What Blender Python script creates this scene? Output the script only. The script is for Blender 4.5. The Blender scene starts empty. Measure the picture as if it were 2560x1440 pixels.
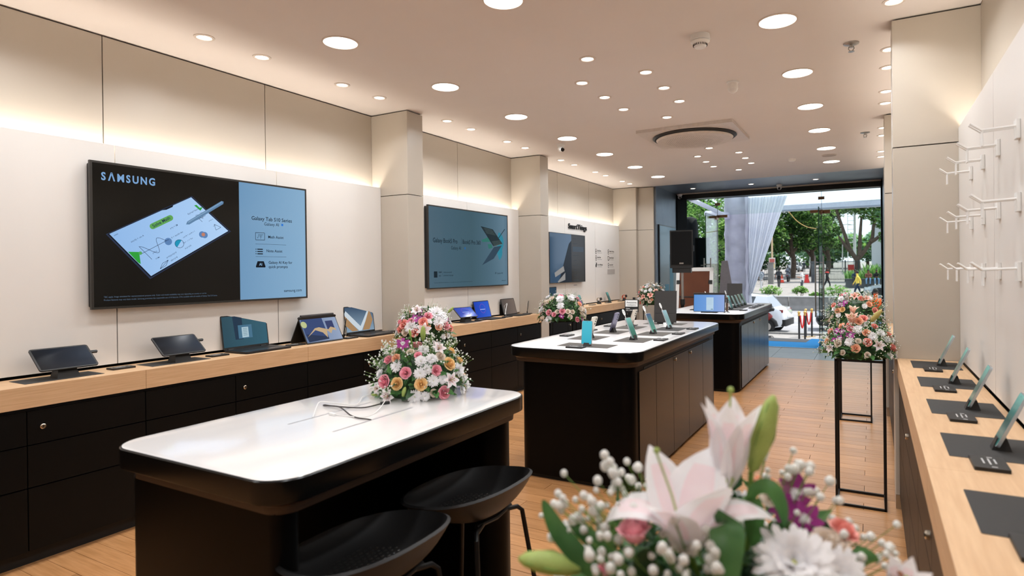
import bpy, bmesh, math, random
from mathutils import Vector, Matrix, Euler
from math import sin, cos, pi, radians as R_
rnd = random.Random(7)
SC = bpy.context.scene
COL = SC.collection

# ------------------------------------------------------------------ camera
cam_d = bpy.data.cameras.new('camera'); cam = bpy.data.objects.new('camera', cam_d); COL.objects.link(cam)
def cam_axes(yaw, p, r):
    f = Vector((sin(yaw)*cos(p), cos(yaw)*cos(p), sin(p)))
    rt = Vector((cos(yaw), -sin(yaw), 0)); up = rt.cross(f)
    return cos(r)*rt+sin(r)*up, -sin(r)*rt+cos(r)*up, f
rt_, up_, fw_ = cam_axes(-.499348587, -.00401131375, -.011599)
cam.matrix_world = Matrix(((rt_.x, up_.x, -fw_.x, 0), (rt_.y, up_.y, -fw_.y, 0), (rt_.z, up_.z, -fw_.z, 1.36), (0, 0, 0, 1)))
cam_d.sensor_width = 36; cam_d.lens = 36*1506.67/2560
cam_d.shift_x = -(1357.6-1280)/2560; cam_d.shift_y = (682.71-720)/2560
cam_d.clip_start = .02; cam_d.clip_end = 400
cam_d.dof.use_dof = True; cam_d.dof.focus_distance = 4.2; cam_d.dof.aperture_fstop = 3.2
SC.camera = cam

# ------------------------------------------------------------------ world, sun, exposure
SUNDIR = Vector((-.42, -.28, -.86))      # direction of travel
w = bpy.data.worlds.new('world'); SC.world = w; w.use_nodes = True
nt = w.node_tree; bg = nt.nodes['Background']
sky = nt.nodes.new('ShaderNodeTexSky'); sky.sky_type = 'HOSEK_WILKIE'
sky.sun_direction = (-SUNDIR).normalized(); sky.turbidity = 7; sky.ground_albedo = .4
mx = nt.nodes.new('ShaderNodeMixRGB'); mx.inputs[0].default_value = .65; mx.inputs[2].default_value = (.80, .88, 1, 1)
nt.links.new(sky.outputs[0], mx.inputs[1]); nt.links.new(mx.outputs[0], bg.inputs[0]); bg.inputs[1].default_value = 2.0
sd = bpy.data.lights.new('sun', 'SUN'); sd.energy = 5.5; sd.angle = .012; sd.color = (1, .95, .87)
so = bpy.data.objects.new('sun', sd); COL.objects.link(so); so.location = (0, 30, 30)
so.rotation_euler = SUNDIR.to_track_quat('-Z', 'Y').to_euler()
SC.view_settings.view_transform = 'Standard'; SC.view_settings.look = 'None'
SC.view_settings.gamma = 1; SC.view_settings.use_curve_mapping = False
SC.view_settings.exposure = 0.2
cy = SC.cycles
cy.use_denoising = True; cy.max_bounces = 7; cy.diffuse_bounces = 4; cy.glossy_bounces = 4; cy.transparent_max_bounces = 16
cy.transmission_bounces = 4; cy.sample_clamp_indirect = 6; cy.caustics_reflective = False; cy.caustics_refractive = False
BIG_W, SMALL_W, COVE_W = 5.5, 2.1, 2.3
LAMP = (.93, .965, 1)

# ------------------------------------------------------------------ materials
def lin(h):
    h = h.lstrip('#'); c = [int(h[i:i+2], 16)/255 for i in (0, 2, 4)]
    return tuple(x/12.92 if x <= .04045 else ((x+.055)/1.055)**2.4 for x in c)+(1,)
MATS = {}
def mat(name, c, rough=.5, metal=0, emit=None, es=1, nz=.06, scale=30, bump=0, stretch=None, coat=0, spec=.5, c2=None, trans=0):
    if name in MATS: return MATS[name]
    m = bpy.data.materials.new(name); m.use_nodes = True; t = m.node_tree; b = t.nodes['Principled BSDF']
    col = lin(c) if isinstance(c, str) else c
    b.inputs['Roughness'].default_value = rough; b.inputs['Metallic'].default_value = metal
    b.inputs['Specular IOR Level'].default_value = spec
    b.inputs['Coat Weight'].default_value = coat
    if trans: b.inputs['Transmission Weight'].default_value = trans
    if emit:
        b.inputs['Emission Color'].default_value = lin(emit); b.inputs['Emission Strength'].default_value = es
        b.inputs['Base Color'].default_value = col
    else:
        n = t.nodes.new('ShaderNodeTexNoise'); n.inputs['Scale'].default_value = scale; n.inputs['Detail'].default_value = 4
        tc = t.nodes.new('ShaderNodeTexCoord'); mp = t.nodes.new('ShaderNodeMapping')
        if stretch: mp.inputs['Scale'].default_value = stretch
        t.links.new(tc.outputs['Object'], mp.inputs[0]); t.links.new(mp.outputs[0], n.inputs['Vector'])
        r = t.nodes.new('ShaderNodeValToRGB')
        hi = lin(c2) if c2 else tuple(min(1, x*(1+nz)) for x in col[:3])+(1,)
        lo = col if c2 else tuple(x*(1-nz) for x in col[:3])+(1,)
        r.color_ramp.elements[0].position = .3; r.color_ramp.elements[1].position = .7
        r.color_ramp.elements[0].color = lo; r.color_ramp.elements[1].color = hi
        t.links.new(n.outputs['Fac'], r.inputs[0]); t.links.new(r.outputs[0], b.inputs['Base Color'])
        if bump:
            bp = t.nodes.new('ShaderNodeBump'); bp.inputs['Strength'].default_value = bump; bp.inputs['Distance'].default_value = .01
            t.links.new(n.outputs['Fac'], bp.inputs['Height']); t.links.new(bp.outputs[0], b.inputs['Normal'])
    MATS[name] = m; return m
def per_object_tint(m, amt):
    t = m.node_tree; b = t.nodes['Principled BSDF']; l = b.inputs['Base Color'].links[0]; src = l.from_socket
    oi = t.nodes.new('ShaderNodeObjectInfo'); mr = t.nodes.new('ShaderNodeMapRange')
    mr.inputs[3].default_value = 1-amt; mr.inputs[4].default_value = 1+amt
    t.links.new(oi.outputs['Random'], mr.inputs[0])
    mm = t.nodes.new('ShaderNodeVectorMath'); mm.operation = 'SCALE'
    t.links.new(src, mm.inputs[0]); t.links.new(mr.outputs[0], mm.inputs['Scale']); t.links.new(mm.outputs[0], b.inputs['Base Color'])
def glass_mat(name, tint, refl=1.0):
    m = bpy.data.materials.new(name); m.use_nodes = True; t = m.node_tree; t.nodes.remove(t.nodes['Principled BSDF'])
    o = t.nodes['Material Output']; tr = t.nodes.new('ShaderNodeBsdfTransparent'); tr.inputs[0].default_value = tint
    gl = t.nodes.new('ShaderNodeBsdfGlossy'); gl.inputs['Roughness'].default_value = .01
    fr = t.nodes.new('ShaderNodeLayerWeight'); fr.inputs[0].default_value = .25
    mu = t.nodes.new('ShaderNodeMath'); mu.operation = 'MULTIPLY'; mu.inputs[1].default_value = refl
    ms = t.nodes.new('ShaderNodeMixShader'); t.links.new(fr.outputs['Fresnel'], mu.inputs[0]); t.links.new(mu.outputs[0], ms.inputs[0])
    t.links.new(tr.outputs[0], ms.inputs[1]); t.links.new(gl.outputs[0], ms.inputs[2]); t.links.new(ms.outputs[0], o.inputs[0])
    return m
def leafy(name, c, c2, rough=.5, tl=.35, scale=3):
    m = mat(name, c, rough, c2=c2, scale=scale)
    t = m.node_tree; b = t.nodes['Principled BSDF']; o = t.nodes['Material Output']
    tb = t.nodes.new('ShaderNodeBsdfTranslucent'); ms = t.nodes.new('ShaderNodeMixShader'); ms.inputs[0].default_value = tl
    t.links.new(b.inputs['Base Color'].links[0].from_socket, tb.inputs[0])
    t.links.new(b.outputs[0], ms.inputs[1]); t.links.new(tb.outputs[0], ms.inputs[2]); t.links.new(ms.outputs[0], o.inputs[0]); return m

CEIL = mat('ceiling paint', '#ddd5d0', .75, nz=.015, scale=2)
BEIGE = mat('beige laminate', '#bbb2a5', .32, nz=.015, scale=3)
PANEL = mat('off white laminate', '#dfdbd6', .4, nz=.01, scale=3)
DARK = mat('shadow gap black', '#151413', .7)
VOID = mat('matt black lining', '#050506', .9, spec=.1)
LAMB = mat('black laminate', '#060505', .36, nz=.1, scale=60, spec=.1)
LAMB2 = mat('black drawer laminate', '#0b0a09', .42, nz=.1, scale=60, spec=.16)
EDGE = mat('gloss black edging', '#0a0a0a', .25, nz=.05, spec=.35)
OAK = mat('light oak veneer', '#c9a27a', .42, c2='#d8b48c', scale=5, stretch=(14, 1.2, 30), bump=.05)
RIM = mat('walnut bevel', '#35271b', .5, c2='#423022', scale=6, stretch=(3, 3, 30))
STONE = mat('white stone', '#e6e4e4', .13, c2='#f0eeec', scale=1.6, stretch=(4, 1, 1), coat=.2)
WOOD = mat('maple plank', '#a87749', .3, c2='#bf8c5e', scale=4, stretch=(1.5, 22, 1), bump=.02); per_object_tint(WOOD, .13)
TILE = mat('grey stone tile', '#6f7577', .28, c2='#7d8385', scale=6)
BLK = mat('matte black plastic', '#141414', .5, nz=.08)
BLK2 = mat('black metal', '#0d0d0d', .45, metal=.3, nz=.05, scale=50)
MATC = mat('taupe mat', '#4a4540', .75, nz=.05, scale=120)
DMAT = mat('charcoal mat', '#2f2e2d', .75, nz=.05, scale=120)
STEEL = mat('brushed steel', '#b8b6b2', .28, metal=1, nz=.05)
BRONZE = mat('bronze fitting', '#8a6a50', .35, metal=.8)
GOLD = mat('polished brass', '#d8b06a', .2, metal=1)
WHITE = mat('white plastic', '#e9e9e7', .4, nz=.02)
PSTL = mat('portal blue grey metal', '#6a7683', .38, metal=.4, c2='#7e8b98', scale=2)
FAB = mat('white canopy cloth', '#e4e6f0', .8, c2='#eef0f8', scale=6)
GREY = mat('grey board', '#77747a', .6)
CONC = mat('concrete', '#75736f', .8, c2='#888682', scale=3, bump=.1)
CONCD = mat('dark planter concrete', '#4b5052', .8, c2='#5b6062', scale=2)
ASPH = mat('asphalt', '#87878a', .9, c2='#9a9a9c', scale=3)
PAVE = mat('dusty paving', '#7f7c79', .9, c2='#989490', scale=2)
CARP = mat('blue carpet', '#1796dc', .9, c2='#1c9fe6', scale=60)
BARK = mat('bark', '#41362e', .9, c2='#5c4e42', scale=6, bump=.4)
RED = mat('red plastic', '#d0231c', .4)
GREENF = mat('gate green black', '#1d2a2c', .5)
CARW = mat('white car paint', '#e6ebee', .15, coat=.8, nz=.01)
CARK = mat('dark car paint', '#1b2026', .15, coat=.8, nz=.01)
CARG = mat('silver car paint', '#9ba3a8', .2, coat=.6, nz=.01)
TYRE = mat('tyre rubber', '#141414', .8)
CGL = mat('car glass', '#1d2b30', .06, coat=1)
LAMPR = mat('tail lamp red', '#7c1a18', .2)
GLASS = glass_mat('shop glass', (.93, .975, .955, 1), .55)
GEDGE = mat('glass edge green', '#123c34', .15)
LIGHT = mat('lamp diffuser', '#ffffff', emit='#fffaf2', es=5)
LEDM = mat('led strip', '#ffffff', emit='#fff0dc', es=5)
SKIN = mat('skin', '#8b5a40', .6)
RINGW = mat('white lamp ring', '#d8ccc2', .5)

# ------------------------------------------------------------------ mesh helper
def sgrid(nu, nv, fn):
    vs = [fn(i/(nu-1), j/(nv-1)) for j in range(nv) for i in range(nu)]
    fs = [(j*nu+i, j*nu+i+1, (j+1)*nu+i+1, (j+1)*nu+i) for j in range(nv-1) for i in range(nu-1)]
    return vs, fs
def T(x=0, y=0, z=0): return Matrix.Translation((x, y, z))
def RX(d): return Matrix.Rotation(R_(d), 4, 'X')
def RY(d): return Matrix.Rotation(R_(d), 4, 'Y')
def RZ(d): return Matrix.Rotation(R_(d), 4, 'Z')
def rrect(x0, y0, x1, y1, r, n=6):
    o = []
    for cx, cy_, a0 in ((x1-r, y1-r, 0), (x0+r, y1-r, 90), (x0+r, y0+r, 180), (x1-r, y0+r, 270)):
        for k in range(n+1):
            a = R_(a0+90*k/n); o.append((cx+r*cos(a), cy_+r*sin(a)))
    return o
class MB:
    def __init__(s): s.v = []; s.f = []; s.mi = []; s.m = Matrix(); s.k = 0; s.flat = False
    def add(s, vs, fs, m=None):
        m = s.m @ m if m is not None else s.m
        b = len(s.v); s.v += [tuple(m @ Vector(v)) for v in vs]
        s.f += [tuple(b+i for i in f) for f in fs]; s.mi += [s.k]*len(fs); return s
    def box(s, a, b, m=None):
        x0, y0, z0 = a; x1, y1, z1 = b
        return s.add([(x0, y0, z0), (x1, y0, z0), (x1, y1, z0), (x0, y1, z0), (x0, y0, z1), (x1, y0, z1), (x1, y1, z1), (x0, y1, z1)],
                     [(0, 3, 2, 1), (4, 5, 6, 7), (0, 1, 5, 4), (1, 2, 6, 5), (2, 3, 7, 6), (3, 0, 4, 7)], m)
    def loft(s, rings, m=None, cap=(1, 1)):
        n = len(rings[0]); vs = [p for r in rings for p in r]; fs = []
        for j in range(len(rings)-1):
            for i in range(n):
                k = (i+1) % n; fs.append((j*n+i, j*n+k, (j+1)*n+k, (j+1)*n+i))
        if cap[0]: fs.append(tuple(range(n-1, -1, -1)))
        if cap[1]: fs.append(tuple(range((len(rings)-1)*n, len(rings)*n)))
        return s.add(vs, fs, m)
    def prism(s, pts, z0, z1, m=None): return s.loft([[(x, y, z0) for x, y in pts], [(x, y, z1) for x, y in pts]], m)
    def rbox(s, a, b, r, m=None, n=4):
        if n <= 2: s.flat = True
        return s.prism(rrect(a[0], a[1], b[0], b[1], r, n), a[2], b[2], m)
    def lathe(s, prof, n=20, m=None, cap=(1, 1)):
        return s.loft([[(r*cos(2*pi*i/n), r*sin(2*pi*i/n), z) for i in range(n)] for r, z in prof], m, cap)
    def cyl(s, p, q, r, n=10, r2=None, cap=(1, 1)):
        p = Vector(p); q = Vector(q); d = q-p; L = d.length
        return s.lathe([(r, 0), (r if r2 is None else r2, L)], n, T(*p) @ d.to_track_quat('Z', 'Y').to_matrix().to_4x4(), cap)
    def tube(s, pts, r, n=8, m=None):
        P = [Vector(p) for p in pts]; rings = []; up = Vector((0, 0, 1)); N = len(P)
        for i, p in enumerate(P):
            d = (P[min(i+1, N-1)]-P[max(i-1, 0)]).normalized()
            if abs(d.dot(up)) > .95: up = Vector((1, 0, 0))
            a = d.cross(up).normalized(); b = a.cross(d).normalized(); up = b
            rr = r[i] if isinstance(r, (list, tuple)) else r
            rings.append([tuple(p+a*rr*cos(2*pi*k/n)+b*rr*sin(2*pi*k/n)) for k in range(n)])
        return s.loft([x[::-1] for x in rings], m)
    def ball(s, c, r, n=10, sc=(1, 1, 1), m=None):
        h = n//2; pr = [(sin(pi*(j+.5)/(h+1))*1., -cos(pi*(j+.5)/(h+1))) for j in range(h+1)]
        return s.lathe([(a*r, b*r) for a, b in pr], n, (m or Matrix()) @ T(*c) @ Matrix.Diagonal((*sc, 1)))
    def grid(s, nu, nv, fn, m=None): vs, fs = sgrid(nu, nv, fn); return s.add(vs, fs, m)
    def quad(s, x0, y0, x1, y1, z=0, m=None): return s.add([(x0, y0, z), (x1, y0, z), (x1, y1, z), (x0, y1, z)], [(0, 1, 2, 3)], m)
    def poly(s, pts, z=0, m=None): return s.add([(x, y, z) for x, y in pts], [tuple(range(len(pts)))], m)
    def disc(s, x, y, r, z=0, n=20, m=None): return s.poly([(x+r*cos(2*pi*i/n), y+r*sin(2*pi*i/n)) for i in range(n)], z, m)
    def line(s, pts, wd, z=0, m=None):
        for (x0, y0), (x1, y1) in zip(pts, pts[1:]):
            d = Vector((x1-x0, y1-y0)); L = max(d.length, 1e-6); nx, ny = -d.y/L*wd/2, d.x/L*wd/2
            s.poly([(x0-nx, y0-ny), (x1-nx, y1-ny), (x1+nx, y1+ny), (x0+nx, y0+ny)], z, m)
        return s
    def mesh(s, name, mats, smooth=35):
        me = bpy.data.meshes.new(name); me.from_pydata(s.v, [], s.f)
        for m in (mats if isinstance(mats, (list, tuple)) else [mats]): me.materials.append(m)
        if isinstance(mats, (list, tuple)) and len(mats) > 1: me.polygons.foreach_set('material_index', s.mi)
        if smooth:
            me.shade_smooth()
            if smooth < 180: me.set_sharp_from_angle(angle=R_(15 if s.flat else smooth))
        me.update(); return me
def obj(name, mb, m=None, parent=None, loc=(0, 0, 0), rot=(0, 0, 0), scale=1, smooth=35, label=None):
    me = mb.mesh(name, m, smooth) if isinstance(mb, MB) else mb
    o = bpy.data.objects.new(name, me); COL.objects.link(o); o.location = loc; o.rotation_euler = [R_(a) for a in rot]
    if scale != 1: o.scale = (scale,)*3 if not isinstance(scale, tuple) else scale
    if parent: o.parent = parent
    if label: o['label'] = label
    return o
def tag(o, label, cat, group=None, kind=None):
    o['label'] = label; o['category'] = cat
    if group: o['group'] = group
    if kind: o['kind'] = kind
    return o
def thing(name, label, cat, loc=(0, 0, 0), rz=0, group=None, kind=None):
    o = bpy.data.objects.new(name, None); COL.objects.link(o); o.location = loc; o.rotation_euler = (0, 0, R_(rz)); o.empty_display_size = .1
    return tag(o, label, cat, group, kind)
def struct(name, mb, m, parent=None, label=None, **k):
    o = obj(name, mb, m, parent, **k)
    if not parent: o['kind'] = 'structure'
    if label: o['label'] = label
    return o
def box(a, b): return MB().box(a, b)
# text, as mesh data (built in the xy plane)
TXT = {}
def text(s, size, bold=0, align='LEFT', sx=1):
    key = (s, bold, align)
    if key not in TXT:
        c = bpy.data.curves.new('lettering', 'FONT'); c.body = s; c.size = 1; c.offset = bold; c.align_x = align; c.resolution_u = 3
        o = bpy.data.objects.new('lettering', c); me = o.to_mesh()
        TXT[key] = ([tuple(v.co) for v in me.vertices], [tuple(p.vertices) for p in me.polygons])
        o.to_mesh_clear(); bpy.data.objects.remove(o)
    v, f = TXT[key]; return [(x*size*sx, y*size, 0) for x, y, _ in v], f
def puttext(mb, s, x, y, size, bold=0, align='LEFT', z=0, m=None, sx=1):
    v, f = text(s, size, bold, align, sx); return mb.add(v, f, (m if m is not None else Matrix()) @ T(x, y, z))

# vary the grain from plank to plank
def shift_by_object(m):
    t = m.node_tree; mp = [n for n in t.nodes if n.type == 'MAPPING'][0]; oi = t.nodes.new('ShaderNodeObjectInfo')
    mu = t.nodes.new('ShaderNodeVectorMath'); mu.operation = 'SCALE'; mu.inputs[0].default_value = (7, 11, 3)
    t.links.new(oi.outputs['Random'], mu.inputs['Scale']); t.links.new(mu.outputs[0], mp.inputs['Location'])
shift_by_object(WOOD)

# ================================================================== SETTING
CZ = 2.745; UW = -3.868; PN = -3.766; CF = -3.46; RC = .108; RU = .516; RP = .414
Y0 = -2.2; C1, C1b, C2, C2b, C3 = 3.957, 4.16, 6.30, 6.50, 9.62
PX0, PX1, PY0, PY1, GY = -3.16, .16, 9.72, 10.95, 11.6
struct('floor', box((-4.1, Y0, -.12), (.8, 12.02, -.012)), mat('screed', '#2b2622', .8))
FL = bpy.data.objects['floor']
# planks run across the shop, three-row stagger
PW, PL = .1055, 1.05
pm = MB().box((0, 0, -.012), (PL-.0028, PW-.0026, 0)).mesh('plank', WOOD)
rest = MB(); npl = 0; cand = []
row = 0; y = Y0
while y < PY0-.01:
    off = -.05+.35*(row % 3)-5*PL; x = off
    while x < .62:
        x0, x1 = max(x, -4.05), min(x+PL, .62)
        if x1-x0 > .05: cand.append((x0, x1, y, min(y+PW, PY0)))
        x += PL
    y += PW; row += 1
vis = lambda c: c[2] > .9 and c[1] > -2.2 and c[0] < .13 and not (c[0] > -2.1 and c[1] < -1.35 and 3.5 < c[2] < 5.6)
def key(c):
    return c[2]
good = sorted([c for c in cand if vis(c)], key=key); gs = set(good[:298])
for c in cand:
    if c in gs:
        full = abs(c[1]-c[0]-PL) < 1e-3 and abs(c[3]-c[2]-PW) < 1e-3
        o = obj('plank', pm if full else MB().box((0, 0, -.012), (c[1]-c[0]-.0016, c[3]-c[2]-.0018, 0)).mesh('plank', WOOD), parent=FL, loc=(c[0], c[2], rnd.uniform(-.0004, 0)))
    else: rest.box((c[0], c[2], -.012), (c[1]-.0016, c[3]-.0018, 0))
o = obj('planks', rest, WOOD, FL); o['kind'] = 'stuff'
tx = [-3.16, -2.56, -1.96, -1.36, -.76, -.16, .3]
for i in range(6):
    for y0, y1 in ((PY0, 10.36), (10.36, 11.0), (11.0, 11.6)):
        obj('floor_tile', MB().box((tx[i]+.002, y0+.002, -.012), (tx[i+1]-.002, y1-.002, 0)), TILE, FL)
struct('threshold_trim_1', box((-2.6, 11.0, 0), (-.2, 11.035, .006)), STEEL); bpy.data.objects['threshold_trim_1'].name = 'trim_3'

struct('ceiling', box((-4.1, Y0, CZ), (.8, PY0, CZ+.1)), CEIL)
pc = struct('ceiling_portal', box((-4.1, PY0, CZ), (.8, PY1, CZ+.1)), PSTL); pc.name = 'trim_1'
hd = struct('trim_2', box((PX0-.3, PY1, CZ-.02), (PX1+.3, PY1+.02, CZ+.1)), BEIGE)
obj('header_beam', box((PX0-.3, PY1+.02, 2.64), (PX1+.3, PY1+.14, CZ+.1)), EDGE, hd)
obj('header_top', box((PX0-.3, PY1+.14, 2.73), (PX1+.3, 12.0, CZ+.1)), DARK, hd)

wl = struct('wall_left', box((-4.1, Y0, 0), (-3.89, PY0, CZ)), DARK)
wr = struct('wall_right', box((.54, Y0, 0), (.75, PY0, CZ)), DARK)
def bays(ax, sgn, front, back, parent, segs, z0, z1, m):
    for a, b in segs:
        x0, x1 = sorted((ax, ax-sgn*.02)); obj('panel', box((x0, a+.003, z0), (x1, b-.003, z1)), m, parent)
upL = [(-2.2, -1.34), (-1.34, -.28), (-.28, .78), (.78, 1.837), (1.837, 2.893), (2.893, C1), (C1b, 5.214), (5.214, C2), (C2b, 7.541), (7.541, 8.604), (8.604, C3)]
loL = [(-2.2, -1.34), (-1.34, -.28), (-.28, .785), (.785, 1.845), (1.845, 2.904), (2.904, C1), (C1b, 5.234), (5.234, C2), (C2b, 7.55), (7.55, 8.6), (8.6, C3)]
bays(UW, 1, 0, 0, wl, upL, 1.95, CZ-.01, BEIGE); bays(PN, 1, 0, 0, wl, loL, .862, 2.10, PANEL)
segR = [(-2.2, -1.34), (-1.34, -.28), (-.28, .78), (.78, 1.81), (1.81, 2.86), (2.86, 3.91), (4.11, 5.2), (5.2, C2), (C2b, 7.55), (7.55, 8.6), (8.6, PY0)]
bays(RU, -1, 0, 0, wr, segR, 1.95, CZ-.01, BEIGE); bays(RP, -1, 0, 0, wr, segR, .862, 2.10, PANEL)
def column(x0, x1, y0, y1, name, label):
    c = thing(name, label, 'column', (0, 0, 0)); c['kind'] = 'structure'; del c['category']
    obj('core', box((x0+.02, y0+.02, 0), (x1-.02, y1-.02, CZ)), DARK, c)
    obj('cladding', MB().rbox((x0, y0, .08), (x1, y1, 2.022), .004, n=2), BEIGE, c)
    obj('cladding', MB().rbox((x0, y0, 2.028), (x1, y1, CZ-.01), .004, n=2), BEIGE, c)
    obj('skirting', box((x0+.001, y0+.001, 0), (x1-.001, y1-.001, .078)), STEEL if x0 > 0 else BEIGE, c); return c
column(UW-.03, CF, C1, C1b, 'column', 'beige clad column between the two big screens on the left wall')
column(UW-.03, CF, C2, C2b, 'column', 'beige clad column beside the third screen on the left wall')
column(UW-.03, CF, C3, PY0, 'column', 'beige clad column beside the blue grey entrance lining')
column(UW-.03, PX0-.03, PY0, PY0+.05, 'column', 'flat beige clad return beside the entrance')
column(RC, RU+.05, 3.91, 4.11, 'column', 'beige glossy column at the right of the shop')
column(RC, RU+.05, C2, C2b, 'column', 'second beige column on the right behind the nearer one')
column(.155, RU+.05, PY0-.06, PY0, 'column', 'beige clad return at the right of the entrance')
for nm, x0, x1 in (('wall_portal_left', PX0-.05, PX0), ('wall_portal_right', PX1, PX1+.05)):
    p = struct(nm, box((x0, PY0+.05, 0), (x1, PY1, CZ)), PSTL)
    x = x1 if 'left' in nm else x0
    obj('jamb_panel', box((x-.02, PY1, 0), (x+.02, GY+.02, CZ)), VOID, p)
struct('wall_back', box((-4.1, Y0-.2, 0), (.75, Y0, CZ)), BEIGE)
wf = struct('wall_front', box((-4.6, GY+.05, CZ), (2.2, GY+.3, 4.6)), CONC)
obj('facade_side', box((-4.6, 11.0, -1.1), (PX0-.02, GY+.02, CZ)), VOID, wf)
obj('facade_side', box((PX1+.05, 11.0, -1.1), (2.2, GY+.3, CZ)), GREY, wf)
obj('roof_slab', box((-4.6, Y0-.2, CZ+.1), (2.2, GY+.3, CZ+.25)), CONC, wf)
# cove lighting: a strip standing in the gap behind the white panels
def cove(y0, y1, left=True):
    x = (UW+PN-.02)/2 if left else (RU+RP+.02)/2
    s = obj('cove_light_strip', box((x-.02, y0+.02, 2.035), (x+.02, y1-.02, 2.045)), LEDM)
    tag(s, 'warm strip light behind the white panels, %s' % ('left wall, bay %s' % {-2.2: 'nearest the camera', C1b: 'over the second screen', C2b: 'over the third screen'}[y0] if left else 'right wall %s' % ('near bay' if y0 < 0 else 'middle bay' if y0 < 5 else 'far bay')), 'light')
    ld = bpy.data.lights.new('cove', 'AREA'); ld.shape = 'RECTANGLE'; ld.size = .03; ld.size_y = y1-y0-.06; ld.energy = COVE_W*(y1-y0); ld.color = (1, .93, .83)
    lo = bpy.data.objects.new('cove_lamp', ld); COL.objects.link(lo); lo.location = (x, (y0+y1)/2, 2.05); lo.rotation_euler = (pi, 0, 0); lo.parent = s
for a, b in ((-2.2, C1), (C1b, C2), (C2b, C3)): cove(a, b)
for a, b in ((-2.2, 3.91), (4.11, C2), (C2b, PY0-.06)): cove(a, b, False)

# ceiling lights
def lamp(parent, size, power, spread=160):
    ld = bpy.data.lights.new('lamp', 'AREA'); ld.shape = 'DISK'; ld.size = size; ld.energy = power; ld.color = LAMP; ld.spread = R_(spread)
    lo = bpy.data.objects.new('lamp', ld); COL.objects.link(lo); lo.location = (0, 0, -.012); lo.parent = parent
bigF = MB().lathe([(.098, 0), (.107, 0), (.107, -.004), (.099, -.006), (.098, 0)], 32, cap=(0, 0)).mesh('frame', RINGW)
bigD = MB().lathe([(.0985, -.001), (.097, -.004)], 32).mesh('diffuser', LIGHT)
smF = MB().lathe([(.037, .0), (.056, 0), (.056, -.003), (.042, -.006), (.037, .0)], 24, cap=(0, 0)).mesh('frame', RINGW)
smD = MB().lathe([(.038, -.001), (.036, -.003)], 24).mesh('diffuser', LIGHT)
ROW = ['nearest', 'second', 'third', 'fourth', 'fifth', 'sixth', 'seventh', 'eighth', 'ninth', 'tenth']
def clight(x, y, big, label, group, z=CZ):
    t = thing('ceiling_light', label, 'ceiling light', (x, y, z), 0, group)
    obj('frame', bigF if big else smF, parent=t); obj('diffuser', bigD if big else smD, parent=t)
    lamp(t, .18 if big else .07, BIG_W if big else SMALL_W, 165 if big else 130)
for i, y in enumerate([-.46, .56, 1.58, 2.608, 3.623, 4.645, 5.678, 6.689, 7.742, 8.73]):
    clight(-2.79, y, 1, 'large round ceiling panel light, left row, %s from the camera' % ROW[i], 'large ceiling lights')
for i, y in enumerate([-.46, .56, 1.58, 2.6, 3.607, 4.639, 5.653, 6.677, 7.725, 8.736]):
    clight(-.452, y, 1, 'large round ceiling panel light, right row, %s from the camera' % ROW[i], 'large ceiling lights')
clight(-1.641, 2.618, 1, 'large round ceiling panel light at the top edge between the two rows', 'large ceiling lights')
clight(-1.641, .56, 1, 'large round ceiling panel light over the camera', 'large ceiling lights'); clight(-1.641, -1.4, 1, 'large round ceiling panel light behind the camera', 'large ceiling lights')
for i, y in enumerate([1.1, 1.5, 2.154, 2.533, 3.198, 3.58, 4.446, 4.823, 5.484, 5.865, 6.751, 7.144, 7.825, 8.2, 8.873, 9.202]):
    clight(-3.41, y, 0, 'small round spotlight in the row along the left wall, %s pair, %s one' % (ROW[i//2], 'nearer' if i % 2 == 0 else 'farther'), 'small ceiling spots')
for g, y0 in (('near', 3.619), ('far', 6.987)):
    for nm, x, dy in (('nearest', -1.624, 0), ('left first', -1.868, .44), ('left second', -1.868, .87), ('left third', -1.868, 1.29), ('right first', -1.379, .45), ('right second', -1.379, .87), ('right third', -1.379, 1.29), ('farthest', -1.625, 1.75)):
        clight(x, y0+dy, 0, '%s small spotlight of the ring %s the ceiling air conditioner' % (nm, 'before' if g == 'near' else 'beyond'), 'small ceiling spots')
for i, y in enumerate([1.4, 1.8, 3.3, 3.65, 4.437, 4.835, 5.485, 5.876, 6.9, 7.3, 8.3, 8.7]):
    clight(.113, y, 0, 'small round spotlight in the row along the right wall, %s pair, %s one' % (ROW[i//2], 'nearer' if i % 2 == 0 else 'farther'), 'small ceiling spots')
for i, x in enumerate((-2.69, -1.73, -.76)):
    clight(x, 10.35, 0, 'small spotlight in the blue grey entrance soffit, %s' % ('left', 'middle', 'right')[i], 'entrance spots')

# ceiling air conditioner
t = thing('ceiling_air_conditioner', 'square white ceiling cassette air conditioner with round grille', 'air conditioner', (-1.59, 6.19, CZ))
obj('panel', MB().rbox((-.47, -.455, -.03), (.47, .455, 0), .02), mat('cassette white', '#cfc5bd', .4), t)
obj('air_slot', MB().lathe([(.36, -.032), (.415, -.030), (.42, -.036), (.40, -.05), (.36, -.045)], 48, cap=(0, 0)), BLK, t)
obj('round_cover', MB().lathe([(.0, -.03), (.36, -.035), (.385, -.055), (.37, -.072), (.2, -.078), (0, -.08)], 48, cap=(0, 0)), mat('cassette cover', '#cdc2b8', .45), t)
g = MB(); hole = mat('grille hole', '#6b6159', .7)
for i in range(-13, 14):
    for j in range(-13, 14):
        x, yy = i*.022+(.011 if j % 2 else 0), j*.022
        if x*x+yy*yy < .29**2: g.disc(x, yy, .005, -.0808+.006*((x*x+yy*yy)/.084), 6, RX(0))
o = obj('grille_holes', g, hole, t, smooth=0); o['kind'] = 'stuff'
def detector(x, y, label, cat, kind, r=.055):
    t = thing(kind, label, cat, (x, y, CZ)); return t
t = detector(-.882, 3.595, 'white round smoke detector hanging between the right light row and the middle', 'smoke detector', 'smoke_detector')
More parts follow.
